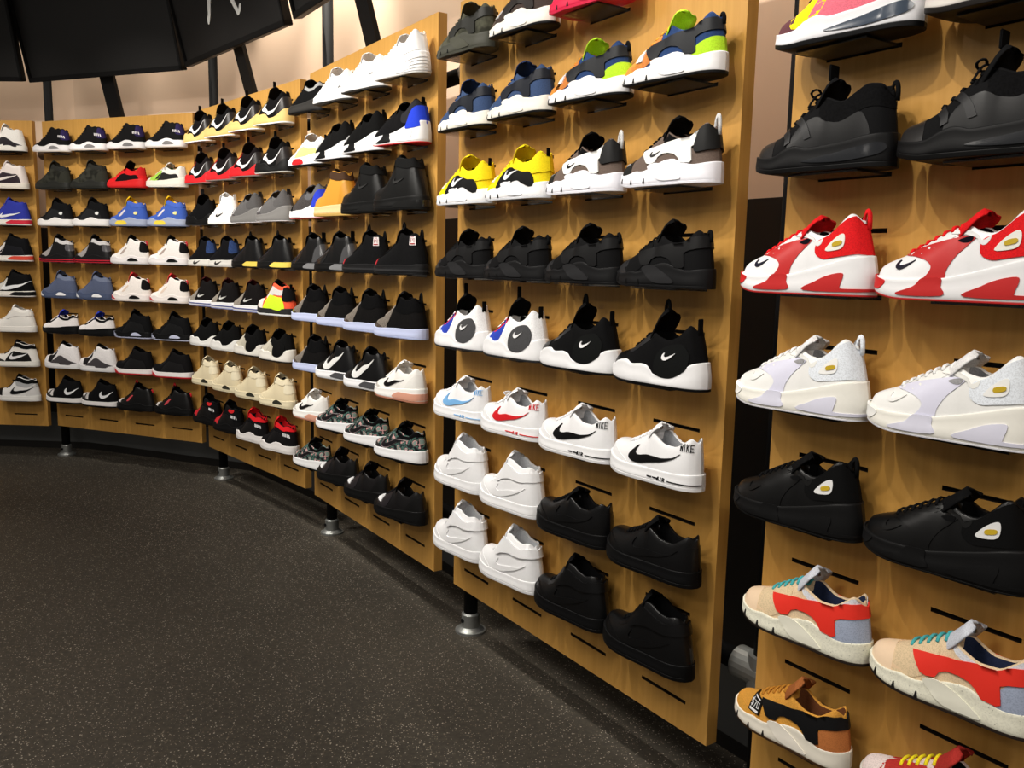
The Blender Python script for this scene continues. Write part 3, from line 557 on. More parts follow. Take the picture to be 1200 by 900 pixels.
zk('zk_red', 'white and red wave-panel runner', W_, (188, 44, 44), (216, 30, 34), (214, 28, 32), (222, 30, 34), (226, 226, 226), (230, 228, 220), None, (24, 20, 40), (206, 40, 40), (24, 26, 48))
zk('zk_white', 'all-white wave-panel runner', (234, 234, 232), (214, 214, 232), (226, 232, 240), (226, 226, 226), (236, 236, 236), (232, 232, 228), (236, 236, 234), ((236, 234, 226), (222, 222, 230), (216, 216, 232)), (150, 150, 152), (236, 236, 234), (232, 232, 230))
zk('zk_black', 'all-black wave-panel runner with pale heel window', (26, 26, 27), (24, 24, 25), (22, 22, 23), (24, 24, 26), (26, 26, 28), (30, 30, 30), (220, 220, 220), ((34, 34, 35), (28, 28, 28), (32, 32, 33)), BLK, (40, 40, 42), (26, 26, 26))
D('bow_bk', 'bubble', 'black bootie runner with glossy heel bubble', (32, 32, 34), (30, 30, 32), out=(26, 26, 27), ex=[sh('toe_cap', (48, 46, 46), 'leather'), sh('quarter', (36, 36, 38), 'leather', 'side_overlay'), sh('collar_deep', (28, 28, 30), 'knit'), sh('lace_straps', (46, 46, 48), 'leather', 'lace_strap', .003), sh('front_strap', (46, 46, 48), 'leather', 'lace_strap', .003), sh('bubble_window', (44, 46, 50), 'gloss', 'bubble_window', .002), ('tab', 'tongue', (26, 26, 28), .020, .014), ('loop', 'heel', BLK, .020)], bow=True)
D('bow_mix', 'bubble', 'maroon, pink and yellow runner with white sole', (96, 44, 58), (226, 226, 230), out=(30, 30, 32), ton=(220, 90, 60), lac=(60, 34, 44), ex=[sh('vamp', YEL), sh('quarter', (222, 110, 128), part='side_overlay'), sh('toe_cap', (92, 56, 62)), sh('bubble_window', (60, 70, 84), 'gloss', 'bubble_window', .002)])
D('bow_dk', 'bubble', 'dark runner with pale grey sole', (70, 62, 58), (216, 210, 204), out=(44, 40, 38), ex=[sh('toe_cap', (80, 72, 66)), sh('quarter', (90, 80, 74), part='side_overlay'), sh('bubble_window', (90, 88, 88), 'gloss', 'bubble_window', .002)])
# fourth board
D('d_wh', 'low', 'bright white leather trainer with dark outsole', (238, 238, 238), (238, 238, 238), out=(60, 58, 56), lin_=(180, 180, 180), uk='leather', ex=[sh('toe_guard', (240, 240, 240), 'leather'), sh('heel_counter', (240, 240, 240), 'leather'), sh('quarter', (236, 236, 236), 'leather', 'side_panel')])
D('d_whr', 'wave', 'chunky white trainer with ribbed heel', (238, 238, 238), (238, 238, 238), out=(150, 146, 140), lin_=(190, 190, 190), uk='leather', ex=[sh('toe_guard', (240, 240, 240), 'leather'), sh('wave_sole_heel', (226, 226, 228), 'rubber', 'sole_heel', .002), sh('wave_heel', (236, 236, 236), 'leather', 'heel_collar', .002), ('rib', (230, 230, 230))])
D('d_bklow', 'low', 'black low trainer with grey edge', BLK, (60, 58, 56), out=BLK, ex=[sh('toe_guard', (40, 40, 40), 'leather'), sh('collar', (150, 150, 150)), sh('quarter', BLK)])
D('d_why', 'low', 'white trainer with yellow side patch', W_, W_, out=BLK, ex=[sh('quarter', (226, 226, 130), part='side_patch'), sh('toe_guard', W_), sh('sole_mid', RED, 'rubber', 'sole_arch'), ('tab', 'heel', BLK, .02, .006)])
D('d_vap', 'wave', 'black knit runner with white wave sole', (32, 32, 32), W_, out=BLK, uk='knit', ex=[sh('wave_sole_mid', BLK, 'rubber', 'sole_arch'), tag_(.14, .048, .08, .024, W_, GREY, '', .3), ('tab', 'heel', BLK, .02, .006)])
D('d_blue', 'wave', 'black runner with blue heel, white sole', (34, 34, 36), W_, out=(206, 40, 46), uk='knit', ex=[sh('wave_heel', (52, 52, 58), 'fabric', 'heel_collar', .002), sh('heel_counter', (40, 66, 206), off=.0035), sh('wave_sole_mid', BLK, 'rubber', 'sole_arch'), sh('wave_sole_heel', W_, 'rubber', 'sole_heel'), ('tab', 'heel', BLK, .022, .008)])
D('d_blue2', 'wave', 'grey runner with blue heel, white sole', (70, 66, 66), W_, out=(206, 60, 60), uk='knit', ex=[sh('heel_counter', (44, 62, 190), off=.0035), sh('collar_deep', (92, 92, 96)), sh('wave_sole_mid', (220, 220, 220), 'rubber', 'sole_arch'), sh('toe_cap', BLK)])
D('boot_tan', 'boot', 'wheat lace-up boot with dark collar', (200, 144, 52), (214, 190, 140), out=(196, 160, 90), lin_=(60, 40, 26), uk='leather', cat='boot', name='boot', lac=(150, 100, 40), ton=(64, 44, 30), ex=[sh('collar', (66, 46, 32), part='padded_collar', off=.003), sh('toe_guard', (204, 148, 54), 'leather'), sh('heel_counter', (194, 136, 46), 'leather')])
D('boot_bk', 'boot', 'tall black lace-up boot', (28, 28, 28), (26, 26, 26), out=(30, 30, 30), uk='leather', cat='boot', name='boot', ex=[sh('collar', (34, 34, 34), part='padded_collar', off=.003), sh('toe_guard', (32, 32, 32), 'leather'), sh('heel_counter', (28, 28, 28), 'leather'), sw((60, 60, 60), (.52, .72, .36, .50)), sh('sole_heel', (40, 40, 40), 'gloss')])
D('d_shine', 'ball', 'black high-cut shoe with shiny trim', (26, 26, 28), (24, 24, 25), uk='leather', ex=[sh('heel_counter', (70, 70, 72), 'gloss'), sh('vamp', (40, 40, 42), 'gloss'), sh('eyestay', (80, 80, 82), 'gloss'), sh('sole_heel', (120, 120, 122), 'gloss', 'sole_heel'), ('tab', 'heel', BLK, .034, .010)])
D('d_redtoe', 'ball', 'black basketball shoe, red toe, white tag', (32, 32, 34), (40, 40, 42), uk='knit', ex=[('toe_spot', (196, 50, 60)), tag_(.83, .104, .11, .032, (222, 216, 216), DRED, '$70', 0), ('loop', 'heel', BLK, .024), ('loop', 'tongue', BLK, .014), sh('sole_stripe', (52, 52, 54), 'rubber')])
D('d_ice', 'ball', 'black and grey knit basketball shoe, icy sole', (34, 32, 32), (186, 194, 226), out=(176, 186, 222), lac=(150, 140, 130), ton=(40, 38, 38), uk='knit', ex=[sh('forefoot', (132, 124, 116), 'knit', 'knit_forefoot'), sh('vamp', (118, 110, 102), 'knit', off=.0018), sh('collar_deep', BLK, 'knit'), sh('toe_guard', (70, 62, 58), 'gloss', 'toe_guard', .002), ('loop', 'heel', BLK, .030)])
D('d_kyr', 'ball', 'black basketball shoe with big white swoosh', (28, 28, 30), W_, out=(200, 200, 200), uk='leather', ex=[sh('toe_guard', (34, 34, 36), 'leather'), sh('sole_heel', (70, 70, 72), 'speck', 'sole_heel'), sw((228, 228, 226), (.34, .84, .12, .86)), ('loop', 'heel', BLK, .016)])
D('d_whk', 'low', 'white trainer with black swoosh, gum sole', (234, 232, 228), (236, 234, 230), out=(190, 128, 104), lin_=(200, 198, 194), uk='leather', ex=[sh('toe_guard', (200, 196, 190), 'camo'), sw(BLK, (.34, .74, .14, .62)), sh('heel_counter', (226, 224, 220), 'leather'), sh('sole_heel', (206, 150, 128), 'rubber')])
D('d_flor', 'low', 'floral print trainer with white sole', (80, 92, 86), W_, out=(30, 30, 32), lin_=BLK, ton=BLK, uk='floral', ex=[sh('toe_guard', (38, 34, 40), 'leather'), sw((36, 32, 38), (.28, .72, .12, .72)), ('sw2', (150, 136, 138)), sh('collar', BLK, 'knit')])
D('d_bk', 'low', 'black leather basketball low with white tag', (36, 34, 36), (28, 28, 29), uk='leather', ex=[sh('toe_guard', (30, 30, 31), 'leather'), sh('heel_counter', (26, 26, 27), 'leather'), sh('vamp', (44, 40, 44), 'leather'), tag_(.13, .050, .14, .032, W_, W_, '', .2)], tongue_z=.160)
# third board
def metc(k, ds, cage, body, sole): D(k, 'sock', ds, body, sole, out=sole, uk='knit', ex=[sh('toe_box', cage, 'leather'), sh('toe_guard', cage, 'leather', off=.0018), sh('eyestay', cage, 'leather', off=.0022), sh('heel_counter', (50, 45, 44), 'leather'), sw(W_, (.40, .92, .16, .64)), ('tab', 'tongue', body, .020, .008), ('tab', 'heel', body, .014, .008)], mk='rubber')
metc('c_gold', 'gold and black knit shoe, white swoosh', GOLD, (34, 32, 34), (214, 184, 116)); DESIGN['c_gold']['out'] = W_
metc('c_red', 'red and black knit shoe, white swoosh', (206, 32, 40), (40, 32, 34), (206, 34, 40)); DESIGN['c_red']['out'] = (120, 110, 106)
metc('c_blk', 'black sock-fit training shoe', (44, 42, 40), (30, 30, 30), (34, 34, 34)); DESIGN['c_blk']['out'] = (180, 176, 170)
D('c_blk2', 'sock', 'tall black sock-fit shoe', (26, 26, 28), (24, 24, 25), out=(50, 50, 50), uk='knit', ex=[sh('toe_guard', (34, 34, 34), 'leather'), ('tab', 'tongue', (60, 60, 62), .02, .010)])
D('c_wh', 'ball', 'white bootie with small black swoosh', (236, 234, 232), (236, 234, 232), lin_=(190, 188, 186), uk='fabric', ex=[sw(BLK, (.46, .70, .04, .22)), ('tab', 'heel', W_, .022, .008), sh('toe_guard', (232, 230, 228), 'leather')])
D('c_grey', 'wave', 'grey runner with striped toe', (94, 92, 92), (122, 120, 118), out=(210, 206, 210), uk='fabric', ex=[sh('toe_guard', (70, 70, 72), 'leather'), tag_(.16, .046, .09, .028, W_, BLK, '$', .4), sh('wave_heel', (84, 82, 82), 'fabric', 'heel_collar'), ('tab', 'heel', (60, 58, 58), .022, .010)])
D('c_bkw', 'ball', 'black knit shoe with pale swoosh sole', (30, 30, 34), (206, 202, 196), out=(196, 192, 186), uk='knit', ex=[sw(BLK, (.42, .62, .012, .030), 'sole'), sh('heel_patch', (44, 62, 104), 'knit'), ('tab', 'heel', BLK, .018, .008)])
D('c_yel', 'ball', 'black shoe with yellow heel sole', (28, 28, 30), (30, 30, 30), out=(34, 34, 34), uk='leather', ex=[sh('sole_heel', (228, 200, 90), 'rubber'), sh('toe_guard', (32, 32, 34), 'leather'), ('tab', 'heel', BLK, .018, .008), ('loop', 'tongue', BLK, .012)])
D('c_knit', 'ball', 'taupe knit and black shoe, white-blue sole', (40, 36, 36), (226, 226, 228), out=(140, 146, 190), ton=(66, 24, 22), lin_=(60, 24, 24), uk='knit', ex=[sh('forefoot', (146, 138, 128), 'knit', 'knit_forefoot'), sh('vamp', (146, 138, 128), 'knit', off=.0016), sh('sole_stripe', (74, 80, 130), 'rubber'), sw((206, 204, 200), (.50, .76, .16, .36)), ('tab', 'heel', BLK, .012, .008)])
D('c_neon', 'courtmid', 'neon orange, lime and white high-top', (240, 90, 60), (50, 50, 50), out=(226, 226, 226), lin_=BLK, ton=BLK, ex=[sh('toe_box', (236, 214, 206), part='toe_box'), sh('quarter', (204, 236, 50), part='lime_panel', off=.002), sh('ankle_strap', (204, 200, 196), part='grey_panel', off=.0018), sh('heel_patch', (30, 30, 32), off=.003), ('tab', 'heel', BLK, .022, .008)])
D('c_ww', 'sock', 'black mid shoe with white sole', (30, 30, 30), (224, 222, 218), out=(216, 214, 210), uk='knit', ex=[sh('toe_guard', (58, 56, 54), 'leather')], tongue_z=.165)
D('c_strap', 'sock', 'black mid shoe with pale crossing straps', (30, 30, 30), (222, 218, 210), out=(30, 30, 30), uk='knit', ex=[sh('vamp', (196, 190, 174), 'leather', 'strap_front', .002), sh('sock_heel', (30, 30, 30), 'knit', 'heel_panel', .0022), sh('quarter', (186, 180, 164), 'leather', 'strap_side', .0016), sh('toe_guard', (60, 58, 56), 'leather')], tongue_z=.165)
D('c_cream', 'ball', 'cream leather shoe with dark lining', (222, 208, 174), (220, 208, 176), lin_=(24, 28, 30), ton=(226, 214, 182), uk='leather', ex=[sh('toe_guard', (224, 212, 180), 'leather'), sh('heel_patch', (228, 218, 190), 'leather', 'heel_patch', .0014), sh('collar', (228, 216, 186), 'leather', 'collar', .003), sh('sole_lens', (60, 60, 50), 'rubber')])
D('c_rb', 'retro', 'black and red high-top with teeth marks', (30, 28, 30), (28, 28, 30), ex=[sh('forefoot', (206, 40, 50), 'leather', 'red_forefoot'), sh('quarter', (28, 28, 30), 'leather', off=.0014), ('teeth', W_), sh('heel_patch', BLK, off=.002), ('toe_spot', BLK), ('patch_red', RED)])
D('c_rw', 'retro', 'black high-top, red collar, white sole', (30, 28, 30), (226, 222, 220), lin_=(214, 30, 38), ton=(216, 32, 40), ex=[sh('collar', (214, 30, 38), part='red_collar', off=.003), ('teeth', W_), sh('quarter', (34, 32, 34), 'leather')])
# second board
D('b_bw', 'retro', 'black low-cut shoe with white lens sole', (34, 33, 34), (224, 220, 220), out=(200, 190, 180), uk='fabric', ex=[sh('sole_lens', (120, 118, 118), 'gloss', 'sole_lens', .002), ('teeth', (220, 216, 216)), sh('heel_patch', (42, 34, 74))], tongue_z=.150)
D('b_olive', 'retro', 'dark olive camouflage high-top', (60, 60, 52), (46, 46, 42), uk='camo', ex=[sh('toe_guard', (40, 40, 36)), sh('heel_counter', (58, 58, 50)), sh('collar', (50, 50, 46))])
D('b_red', 'low', 'red trainer with black side wedge', (206, 32, 34), (206, 34, 36), out=(176, 28, 30), ton=BLK, ex=[sh('quarter', (40, 26, 28), part='side_wedge'), sh('heel_patch', (190, 30, 32))], tongue_z=.165)
D('b_green', 'low', 'white and green trainer with black heel', (214, 208, 200), (216, 212, 200), out=(220, 216, 206), lin_=(60, 110, 50), ex=[sh('quarter', (44, 44, 42), part='side_wedge'), sh('vamp', (150, 190, 70)), sh('toe_guard', (206, 198, 180))])
D('b_bk', 'retro', 'black mid shoe with white wave sole', (36, 35, 36), (228, 224, 222), out=(216, 212, 208), ex=[sh('collar_deep', (30, 30, 32)), sh('quarter', (44, 44, 46)), ('mark', (226, 226, 224))])
D('b_blue', 'retro', 'blue high-top with yellow lining', (62, 92, 176), (156, 164, 186), out=(130, 140, 170), lin_=(232, 186, 30), ton=(236, 190, 34), uk='fabric', ex=[sh('side_window', (214, 206, 210)), sh('sole_mid', (226, 200, 70), 'rubber'), ('mark', (226, 216, 150)), sh('collar', (70, 98, 184), off=.002)])
D('b_rs', 'retro', 'black and grey high-top with red sole', (40, 38, 40), (40, 38, 40), out=(176, 34, 50), lin_=(30, 30, 32), uk='leather', ex=[sh('vamp', (150, 144, 142)), sh('heel_patch', (84, 82, 86), 'gloss'), sh('sole_stripe', (186, 34, 52), 'rubber'), sh('collar', (200, 196, 196), off=.0016)])
D('b_wb', 'retro', 'white high-top with black lining, dark sole accents', (232, 226, 222), (226, 220, 220), out=(212, 208, 208), lin_=BLK, ton=(30, 30, 32), ex=[sh('side_window', (168, 152, 144)), sh('sole_lens', BLK, 'rubber'), ('loop', 'heel', (190, 50, 60), .010), sh('heel_patch', (36, 32, 34))])
D('b_wr', 'retro', 'white high-top with red tongue and black collar', (236, 228, 222), (232, 224, 220), out=(226, 214, 206), lin_=BLK, ton=(216, 60, 60), ex=[sh('side_window', (222, 200, 184)), sh('sole_lens', BLK, 'rubber'), sh('sole_toe', (196, 60, 70), 'rubber'), sh('heel_patch', (34, 30, 32)), ('loop', 'heel', (206, 60, 64), .010)])
D('b_denim', 'retro', 'slate blue high-top with white sole insets', (84, 92, 116), (72, 82, 108), out=(70, 80, 106), uk='fabric', ex=[sh('sole_lens', W_, 'rubber'), sh('sole_toe', (222, 222, 224), 'rubber'), sh('collar', (112, 120, 142)), sh('toe_guard', (78, 86, 110))])
D('b_wbb', 'low', 'white shoe with blue tongue, black sole', (234, 228, 226), (28, 28, 30), lin_=BLK, ton=(44, 62, 178), ex=[sh('collar', BLK, off=.002), sh('eyestay', BLK), sh('quarter', (236, 230, 228), 'leather')], tongue_z=.155)
D('b_blk', 'retro', 'all-black mid shoe with pale sole pods', (28, 28, 30), (26, 26, 28), out=(176, 178, 200), ex=[sh('quarter', (34, 34, 36), 'leather'), sh('sole_lens', (186, 190, 214), 'gloss'), sh('sole_toe', (170, 174, 198), 'gloss')])
D('b_ws', 'courtmid', 'white high-top with dark grey wedge', (230, 226, 226), (222, 220, 220), out=(220, 218, 218), lin_=BLK, ton=BLK, ex=[sh('quarter', (226, 222, 222), part='side_panel'), ('diag', (70, 66, 68)), sh('vamp', (44, 42, 44)), sh('toe_cap', (232, 228, 228), 'leather', off=.002)])
D('b_br', 'courtmid', 'black high-top with white and red sole', (32, 30, 32), (228, 222, 220), out=(190, 36, 44), ex=[sh('quarter', (40, 38, 40), 'leather'), sh('sole_toe', (200, 40, 48), 'rubber'), sh('eyestay', (44, 42, 44))])
D('b_jk', 'courtmid', 'black high-top with white swoosh and toe', (28, 28, 30), (226, 222, 220), out=(30, 30, 30), ex=[sh('toe_box', (220, 216, 214), 'leather'), sh('vamp', (30, 30, 32)), sw(W_, (.62, .98, .22, .62)), sh('toe_guard', (34, 34, 36), 'leather', off=.0018)])
D('b_kr', 'retro', 'black high-top with red accents', (30, 29, 30), (28, 28, 29), uk='leather', ex=[tag_(.10, .044, .07, .028, (226, 220, 216), GREY, ''), sh('side_window', (190, 70, 76)), ('loop', 'heel', (190, 40, 46), .008), ('loop', 'tongue', (190, 40, 46), .010)])
# first board
D('a_w', 'retro', 'white leather shoe with black heel wedge', (236, 232, 226), (230, 226, 218), out=BLK, lin_=BLK, ex=[('diag', (44, 38, 44)), sh('toe_guard', W_, 'leather')])
D('a_wt', 'courtmid', 'white and dark brown high-top', (226, 214, 208), (224, 216, 204), out=(224, 216, 204), lin_=BLK, uk='leather', ex=[sh('quarter', (58, 44, 54), 'leather'), sw((226, 216, 210), (.36, .86, .16, .50)), sh('toe_guard', (58, 44, 54), 'leather')])
D('a_blue', 'courtmid', 'blue high-top with white swoosh, red sole', (48, 56, 152), (226, 220, 212), out=(230, 226, 218), ex=[sw(W_, (.38, .88, .14, .44)), sh('sole_heel', (196, 40, 60), 'rubber')])
D('a_bkr', 'courtmid', 'black high-top with red and white sole', (28, 28, 32), (222, 216, 210), out=(226, 222, 216), ex=[sh('vamp', (206, 200, 196)), sh('sole_heel', (206, 70, 54), 'rubber'), sh('quarter', (30, 30, 40), 'leather')])
D('a_bkw', 'courtmid', 'black high-top with long white swoosh', (28, 28, 30), (226, 220, 212), out=(226, 220, 214), ex=[sw(W_, (.34, 1.0, .12, .60)), sh('sole_heel', (32, 32, 34), 'rubber'), sh('vamp', (200, 196, 190))])
D('a_wh', 'courtmid', 'all-white high-top', (232, 228, 222), (230, 226, 220), lin_=(190, 186, 180), uk='leather', ex=[sh('ankle_strap', (226, 222, 216), 'leather', off=.003), sh('toe_guard', (234, 230, 224), 'leather')])
D('a_j1', 'courtmid', 'white high-top with white swoosh on black panel', (230, 226, 220), (228, 224, 216), out=(206, 200, 190), lin_=BLK, ton=BLK, uk='leather', lac=BLK, ex=[sh('toe_guard', (34, 34, 34), 'leather'), sh('quarter', (40, 40, 40), 'leather'), sw(W_, (.42, .84, .14, .52)), sh('collar', BLK, off=.002)])
D('a_j2', 'courtmid', 'white and grey high-top with black swoosh', (226, 224, 222), (230, 228, 224), out=(230, 228, 224), lin_=(36, 36, 36), ton=BLK, uk='leather', lac=BLK, ex=[sh('toe_cap', (30, 30, 30), 'leather'), sh('heel_counter', (214, 212, 210), 'leather'), sw(BLK, (.40, .96, .12, .54)), sh('collar_deep', (170, 170, 172), 'leather'), sh('collar', BLK, off=.002)])

def build_parts(key):
    """list of (part name, mesh) for one design"""
    d = DESIGN[key]; fm = form(d['base']); F = fm.F; out = []
    ot = F['out']; k = fm.key
    def ups(): V, Fo, Fi = fm.upper(); return clean('upper', V, Fo, None)
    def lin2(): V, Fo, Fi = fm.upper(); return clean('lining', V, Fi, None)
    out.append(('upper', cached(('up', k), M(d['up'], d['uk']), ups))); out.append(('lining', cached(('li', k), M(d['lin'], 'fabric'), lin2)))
    out.append(('midsole', cached(('mi', k), M(d['mid'], d['mk']), lambda: clean('midsole', *fm.loft_sole(lambda X: ot - .001, fm.mid), None))))
    out.append(('outsole', cached(('ou', k), M(d['out'], 'rubber'), lambda: clean('outsole', *fm.loft_sole(lambda X: 0.0, lambda X: ot, grow=.006), None))))
    out.append(('tongue', cached(('to', k, d['tongue_z']), M(d['ton'], 'fabric'), lambda: clean('tongue', *tongue(fm, zt=d['tongue_z']), None))))
    out.append(('laces', cached(('la', k, d['bow']), M(d['lac'], 'fabric'), lambda: clean('laces', *laces(fm, d['lace_rng'], d['bow']), None))))
    for e in d['ex']:
        if e[0] == 'shape':
            _, n, col, kd, part, off = e; mode, on, pts, both = SHAPE[n][:4]; out.append((part, patch(fm, part, [pts], M(col, kd), mode, on, off, both, sm=SHAPE[n][4] if len(SHAPE[n]) > 4 else True)))
        elif e[0] == 'swoosh':
            _, bx_, mode, col, part, off, kd = e
            if mode == 'sole': out.append((part, patch(fm, part, [swoosh(*bx_)], M(col, kd), 'z', 'sole', off)))
            else: out.append((part, patch(fm, part, [swoosh(*bx_)], M(col, kd), mode, 'upper', off, n=3)))
        elif e[0] == 'text':
            _, t, col, x, z, cw, ch, on, both = e; nm = 'lettering'
            me = patch(fm, nm, text_polys(t, x, z, cw, ch), M(col, 'leather'), 'z', on, .0022, False, sm=False); out.append((nm, me))
        elif e[0] == 'line':
            _, col, x0, x1, z, h = e; out.append(('sole_line', patch(fm, 'sole_line', [[(x0, z - h / 2), (x1, z - h / 2), (x1, z + h / 2), (x0, z + h / 2)]], M(col, 'rubber'), 'z', 'sole', .0016, sm=False)))
        elif e[0] == 'tag':
            _, x, z, wd, ht, col, pr, t, ang = e; sl = ang * .25
            q = lambda a, b: (x + wd * a + sl * b * wd, z + ht * b)
            out.append(('price_sticker', patch(fm, 'price_sticker', [[q(0, 0), q(1, 0), q(1, 1), q(0, 1)]], M(col, 'leather'), 'z', 'upper', .0040, sm=False)))
            if t:
                cw = wd * .66 / max(1, len(t)); tp = text_polys(t, x + wd * .12, z + ht * .34, cw, ht * .40, sw=.15)
                tp += [[q(.12, .08), q(.88, .08), q(.88, .22), q(.12, .22)], [q(.2, .86), q(.8, .86), q(.8, .92), q(.2, .92)]]
                out.append(('sticker_print', patch(fm, 'sticker_print', tp, M(pr, 'leather'), 'z', 'upper', .0048, sm=False)))
        elif e[0] == 'loop':
            _, wh, col, h = e; V, Fs = loop(fm, wh, h); out.append(('pull_loop', clean('pull_loop', V, Fs, M(col, 'fabric'))))
        elif e[0] == 'tab':
            _, wh, col, h, wd = e; V, Fs = tabshape(fm, wh, h, wd); out.append(('pull_tab', clean('pull_tab', V, Fs, M(col, 'fabric'), False)))
        elif e[0] == 'grooves':
            ps = [[(x, .0065), (x + .022, .0065), (x + .015, .0175), (x + .008, .0175)] for x in (.10, .24, .38)]
            out.append(('sole_grooves', patch(fm, 'sole_grooves', ps, M(e[1], 'rubber'), 'z', 'sole', .0012, sm=False)))
        elif e[0] == 'insole_tag':
            bm = bmesh.new(); box(bm, (.062, .012, .052), (.022, .004, .012)); out.append(('size_label', bm_mesh('size_label', bm, M(e[1], 'leather'))))
        elif e[0] == 'teeth':
            ps = [[(.80 + .035 * i, .50 - .02 * i), (.815 + .035 * i, .50 - .02 * i), (.805 + .035 * i, .66 - .02 * i), (.79 + .035 * i, .66 - .02 * i)] for i in range(5)]
            out.append(('side_marks', patch(fm, 'side_marks', ps, M(e[1], 'leather'), 'f', 'upper', .0030, sm=False)))
        elif e[0] == 'mark':
            out.append(('heel_emblem', patch(fm, 'heel_emblem', [[(.74, .30), (.82, .30), (.84, .46), (.80, .50), (.76, .44)]], M(e[1], 'leather'), 'f', 'upper', .003)))
        elif e[0] == 'diag':
            out.append(('side_wedge', patch(fm, 'side_wedge', [[(.30, -.1), (.42, .30), (.56, .42), (.70, .30), (.98, -.02), (.9, -.1)]], M(e[1], 'leather'), 'f', 'upper', .0022)))
        elif e[0] == 'toe_spot':
            out.append(('toe_accent', patch(fm, 'toe_accent', [[(-.02, .3), (.10, .25), (.12, .6), (.06, 1.1), (-.02, 1.1)]], M(e[1], 'leather'), 's', 'upper', .0022, True)))
        elif e[0] == 'patch_red':
            out.append(('ankle_patch', patch(fm, 'ankle_patch', [[(.70, .78), (.88, .80), (.88, .95), (.72, .95)]], M(e[1], 'leather'), 'f', 'upper', .003)))
        elif e[0] == 'sw2':
            out.append(('swoosh_outline', patch(fm, 'swoosh_outline', [swoosh(.265, .74, .08, .80)], M(e[1], 'leather'), 'f', 'upper', .0018, n=3)))
        elif e[0] == 'rib':
            ps = [[(.70 + .02 * i, .010 + .010 * i), (1.0, .020 + .011 * i), (1.0, .024 + .011 * i), (.70 + .02 * i, .014 + .010 * i)] for i in range(4)]
            out.append(('sole_ribs', patch(fm, 'sole_ribs', ps, M(e[1], 'rubber'), 'z', 'sole', .0030, sm=False)))
    return out

for k_, d_ in DESIGN.items():
    if k_.startswith('hu_'): d_['ex'].append(('grooves', (44, 42, 42) if sum(d_['mid']) > 300 else (20, 20, 20)))
# ------------------------------------------------------------------ the setting
S_ = dict(kind='structure')
bm = bmesh.new(); box(bm, (-1.0, 2.0, -0.05), (14, 14, 0.1)); link('floor', bm_mesh('floor', bm, FLOORM), **S_)
# wall behind the boards follows their curve
WB = -0.34
def wall_line(off):
    pts = [loc('A', -1.6, off)]
    ks = 'ABCDEF'
    for p, q in zip(ks, ks[1:]): pts.append((loc(p, .68, off) + loc(q, -.68, off)) / 2)
    pts.append(loc('F', 2.4, off)); return pts
def band(name, off, th, z0, z1, mat, **kw):
    f = wall_line(off); b = wall_line(off - th); V = []; Fs = []; n = len(f)
    for L_, z in ((f, z0), (f, z1), (b, z0), (b, z1)): V += [(p.x, p.y, z) for p in L_]
    for i in range(n - 1):
        Fs += [(i, i + 1, n + i + 1, n + i), (2 * n + i, 3 * n + i, 3 * n + i + 1, 2 * n + i + 1), (n + i, n + i + 1, 3 * n + i + 1, 3 * n + i), (i, 2 * n + i, 2 * n + i + 1, i + 1)]
    Fs += [(0, n, 3 * n, 2 * n), (n - 1, 3 * n - 1, 4 * n - 1, 2 * n - 1)]
    return link(name, mesh(name, V, Fs, mat), **kw)
band('wall_back', WB, 0.12, 0.0, 3.3, WALLM, **S_)
band('wall_shade', WB + .006, 0.006, 0.0, 1.55, WALL_SHADE, **S_)  # black sheet standing in for the deep shade low on the taupe wall
band('baseboard_back', WB + .012, 0.012, 0.05, 0.26, BASEM, **S_)

# ------------------------------------------------------------------ display boards, posts, rails, signs
ORD = {'A': 'leftmost', 'B': 'second', 'C': 'third', 'D': 'fourth', 'E': 'fifth', 'F': 'sixth'}
PHRASE = {'A': 'leftmost board', 'B': 'second board from left', 'C': 'third board from left', 'D': 'fourth board from left', 'E': 'fifth board from left', 'F': 'nearest board at right'}
def board_mesh():
    xs = [-BW / 2]; 
    for c in range(4): xs += [(c - 1.5) * SX - SLOT / 2, (c - 1.5) * SX + SLOT / 2]
    xs.append(BW / 2)
    zs = [0.0]; hs = .0044
    for k in range(17):
        zc = Z0 + k * PITCHZ / 2 - (.04 * PITCHZ + .002 if k % 2 else 0)      # odd slots carry the shelves
        zs += [zc - hs, zc + hs]
    zs.append(BH); V, Fs, fm = [], [], []
    def v(x, y, z): V.append((x, y, z)); return len(V) - 1
    grid = [[v(x, 0, z) for z in zs] for x in xs]; dp = .022
    for i in range(len(xs) - 1):
        for j in range(len(zs) - 1):
            a, b, c, d = grid[i][j], grid[i + 1][j], grid[i + 1][j + 1], grid[i][j + 1]
            if i % 2 == 1 and j % 2 == 1:
                q = [v(xs[i], dp, zs[j]), v(xs[i + 1], dp, zs[j]), v(xs[i + 1], dp, zs[j + 1]), v(xs[i], dp, zs[j + 1])]
                for f in ((q[0], q[1], q[2], q[3]), (a, b, q[1], q[0]), (b, c, q[2], q[1]), (c, d, q[3], q[2]), (d, a, q[0], q[3])): Fs.append(f); fm.append(1)
            else: Fs.append((a, b, c, d)); fm.append(0)
    n, m = len(xs), len(zs)
    bk = [[v(x, BT, z) for z in (0, BH)] for x in (-BW / 2, BW / 2)]
    Fs.append((bk[0][0], bk[0][1], bk[1][1], bk[1][0])); fm.append(0)
    Fs.append(tuple([grid[i][0] for i in range(n)][::-1] + [bk[0][0], bk[1][0]])); fm.append(0)
    Fs.append(tuple([grid[i][m - 1] for i in range(n)] + [bk[1][1], bk[0][1]])); fm.append(0)
    Fs.append(tuple([grid[0][j] for j in range(m)] + [bk[0][1], bk[0][0]])); fm.append(0)
    Fs.append(tuple([grid[n - 1][j] for j in range(m)][::-1] + [bk[1][0], bk[1][1]])); fm.append(0)
    return mesh('display_board', V, Fs, None, mats=[WOOD, SLOTM], fm=fm)
BM_ = board_mesh()
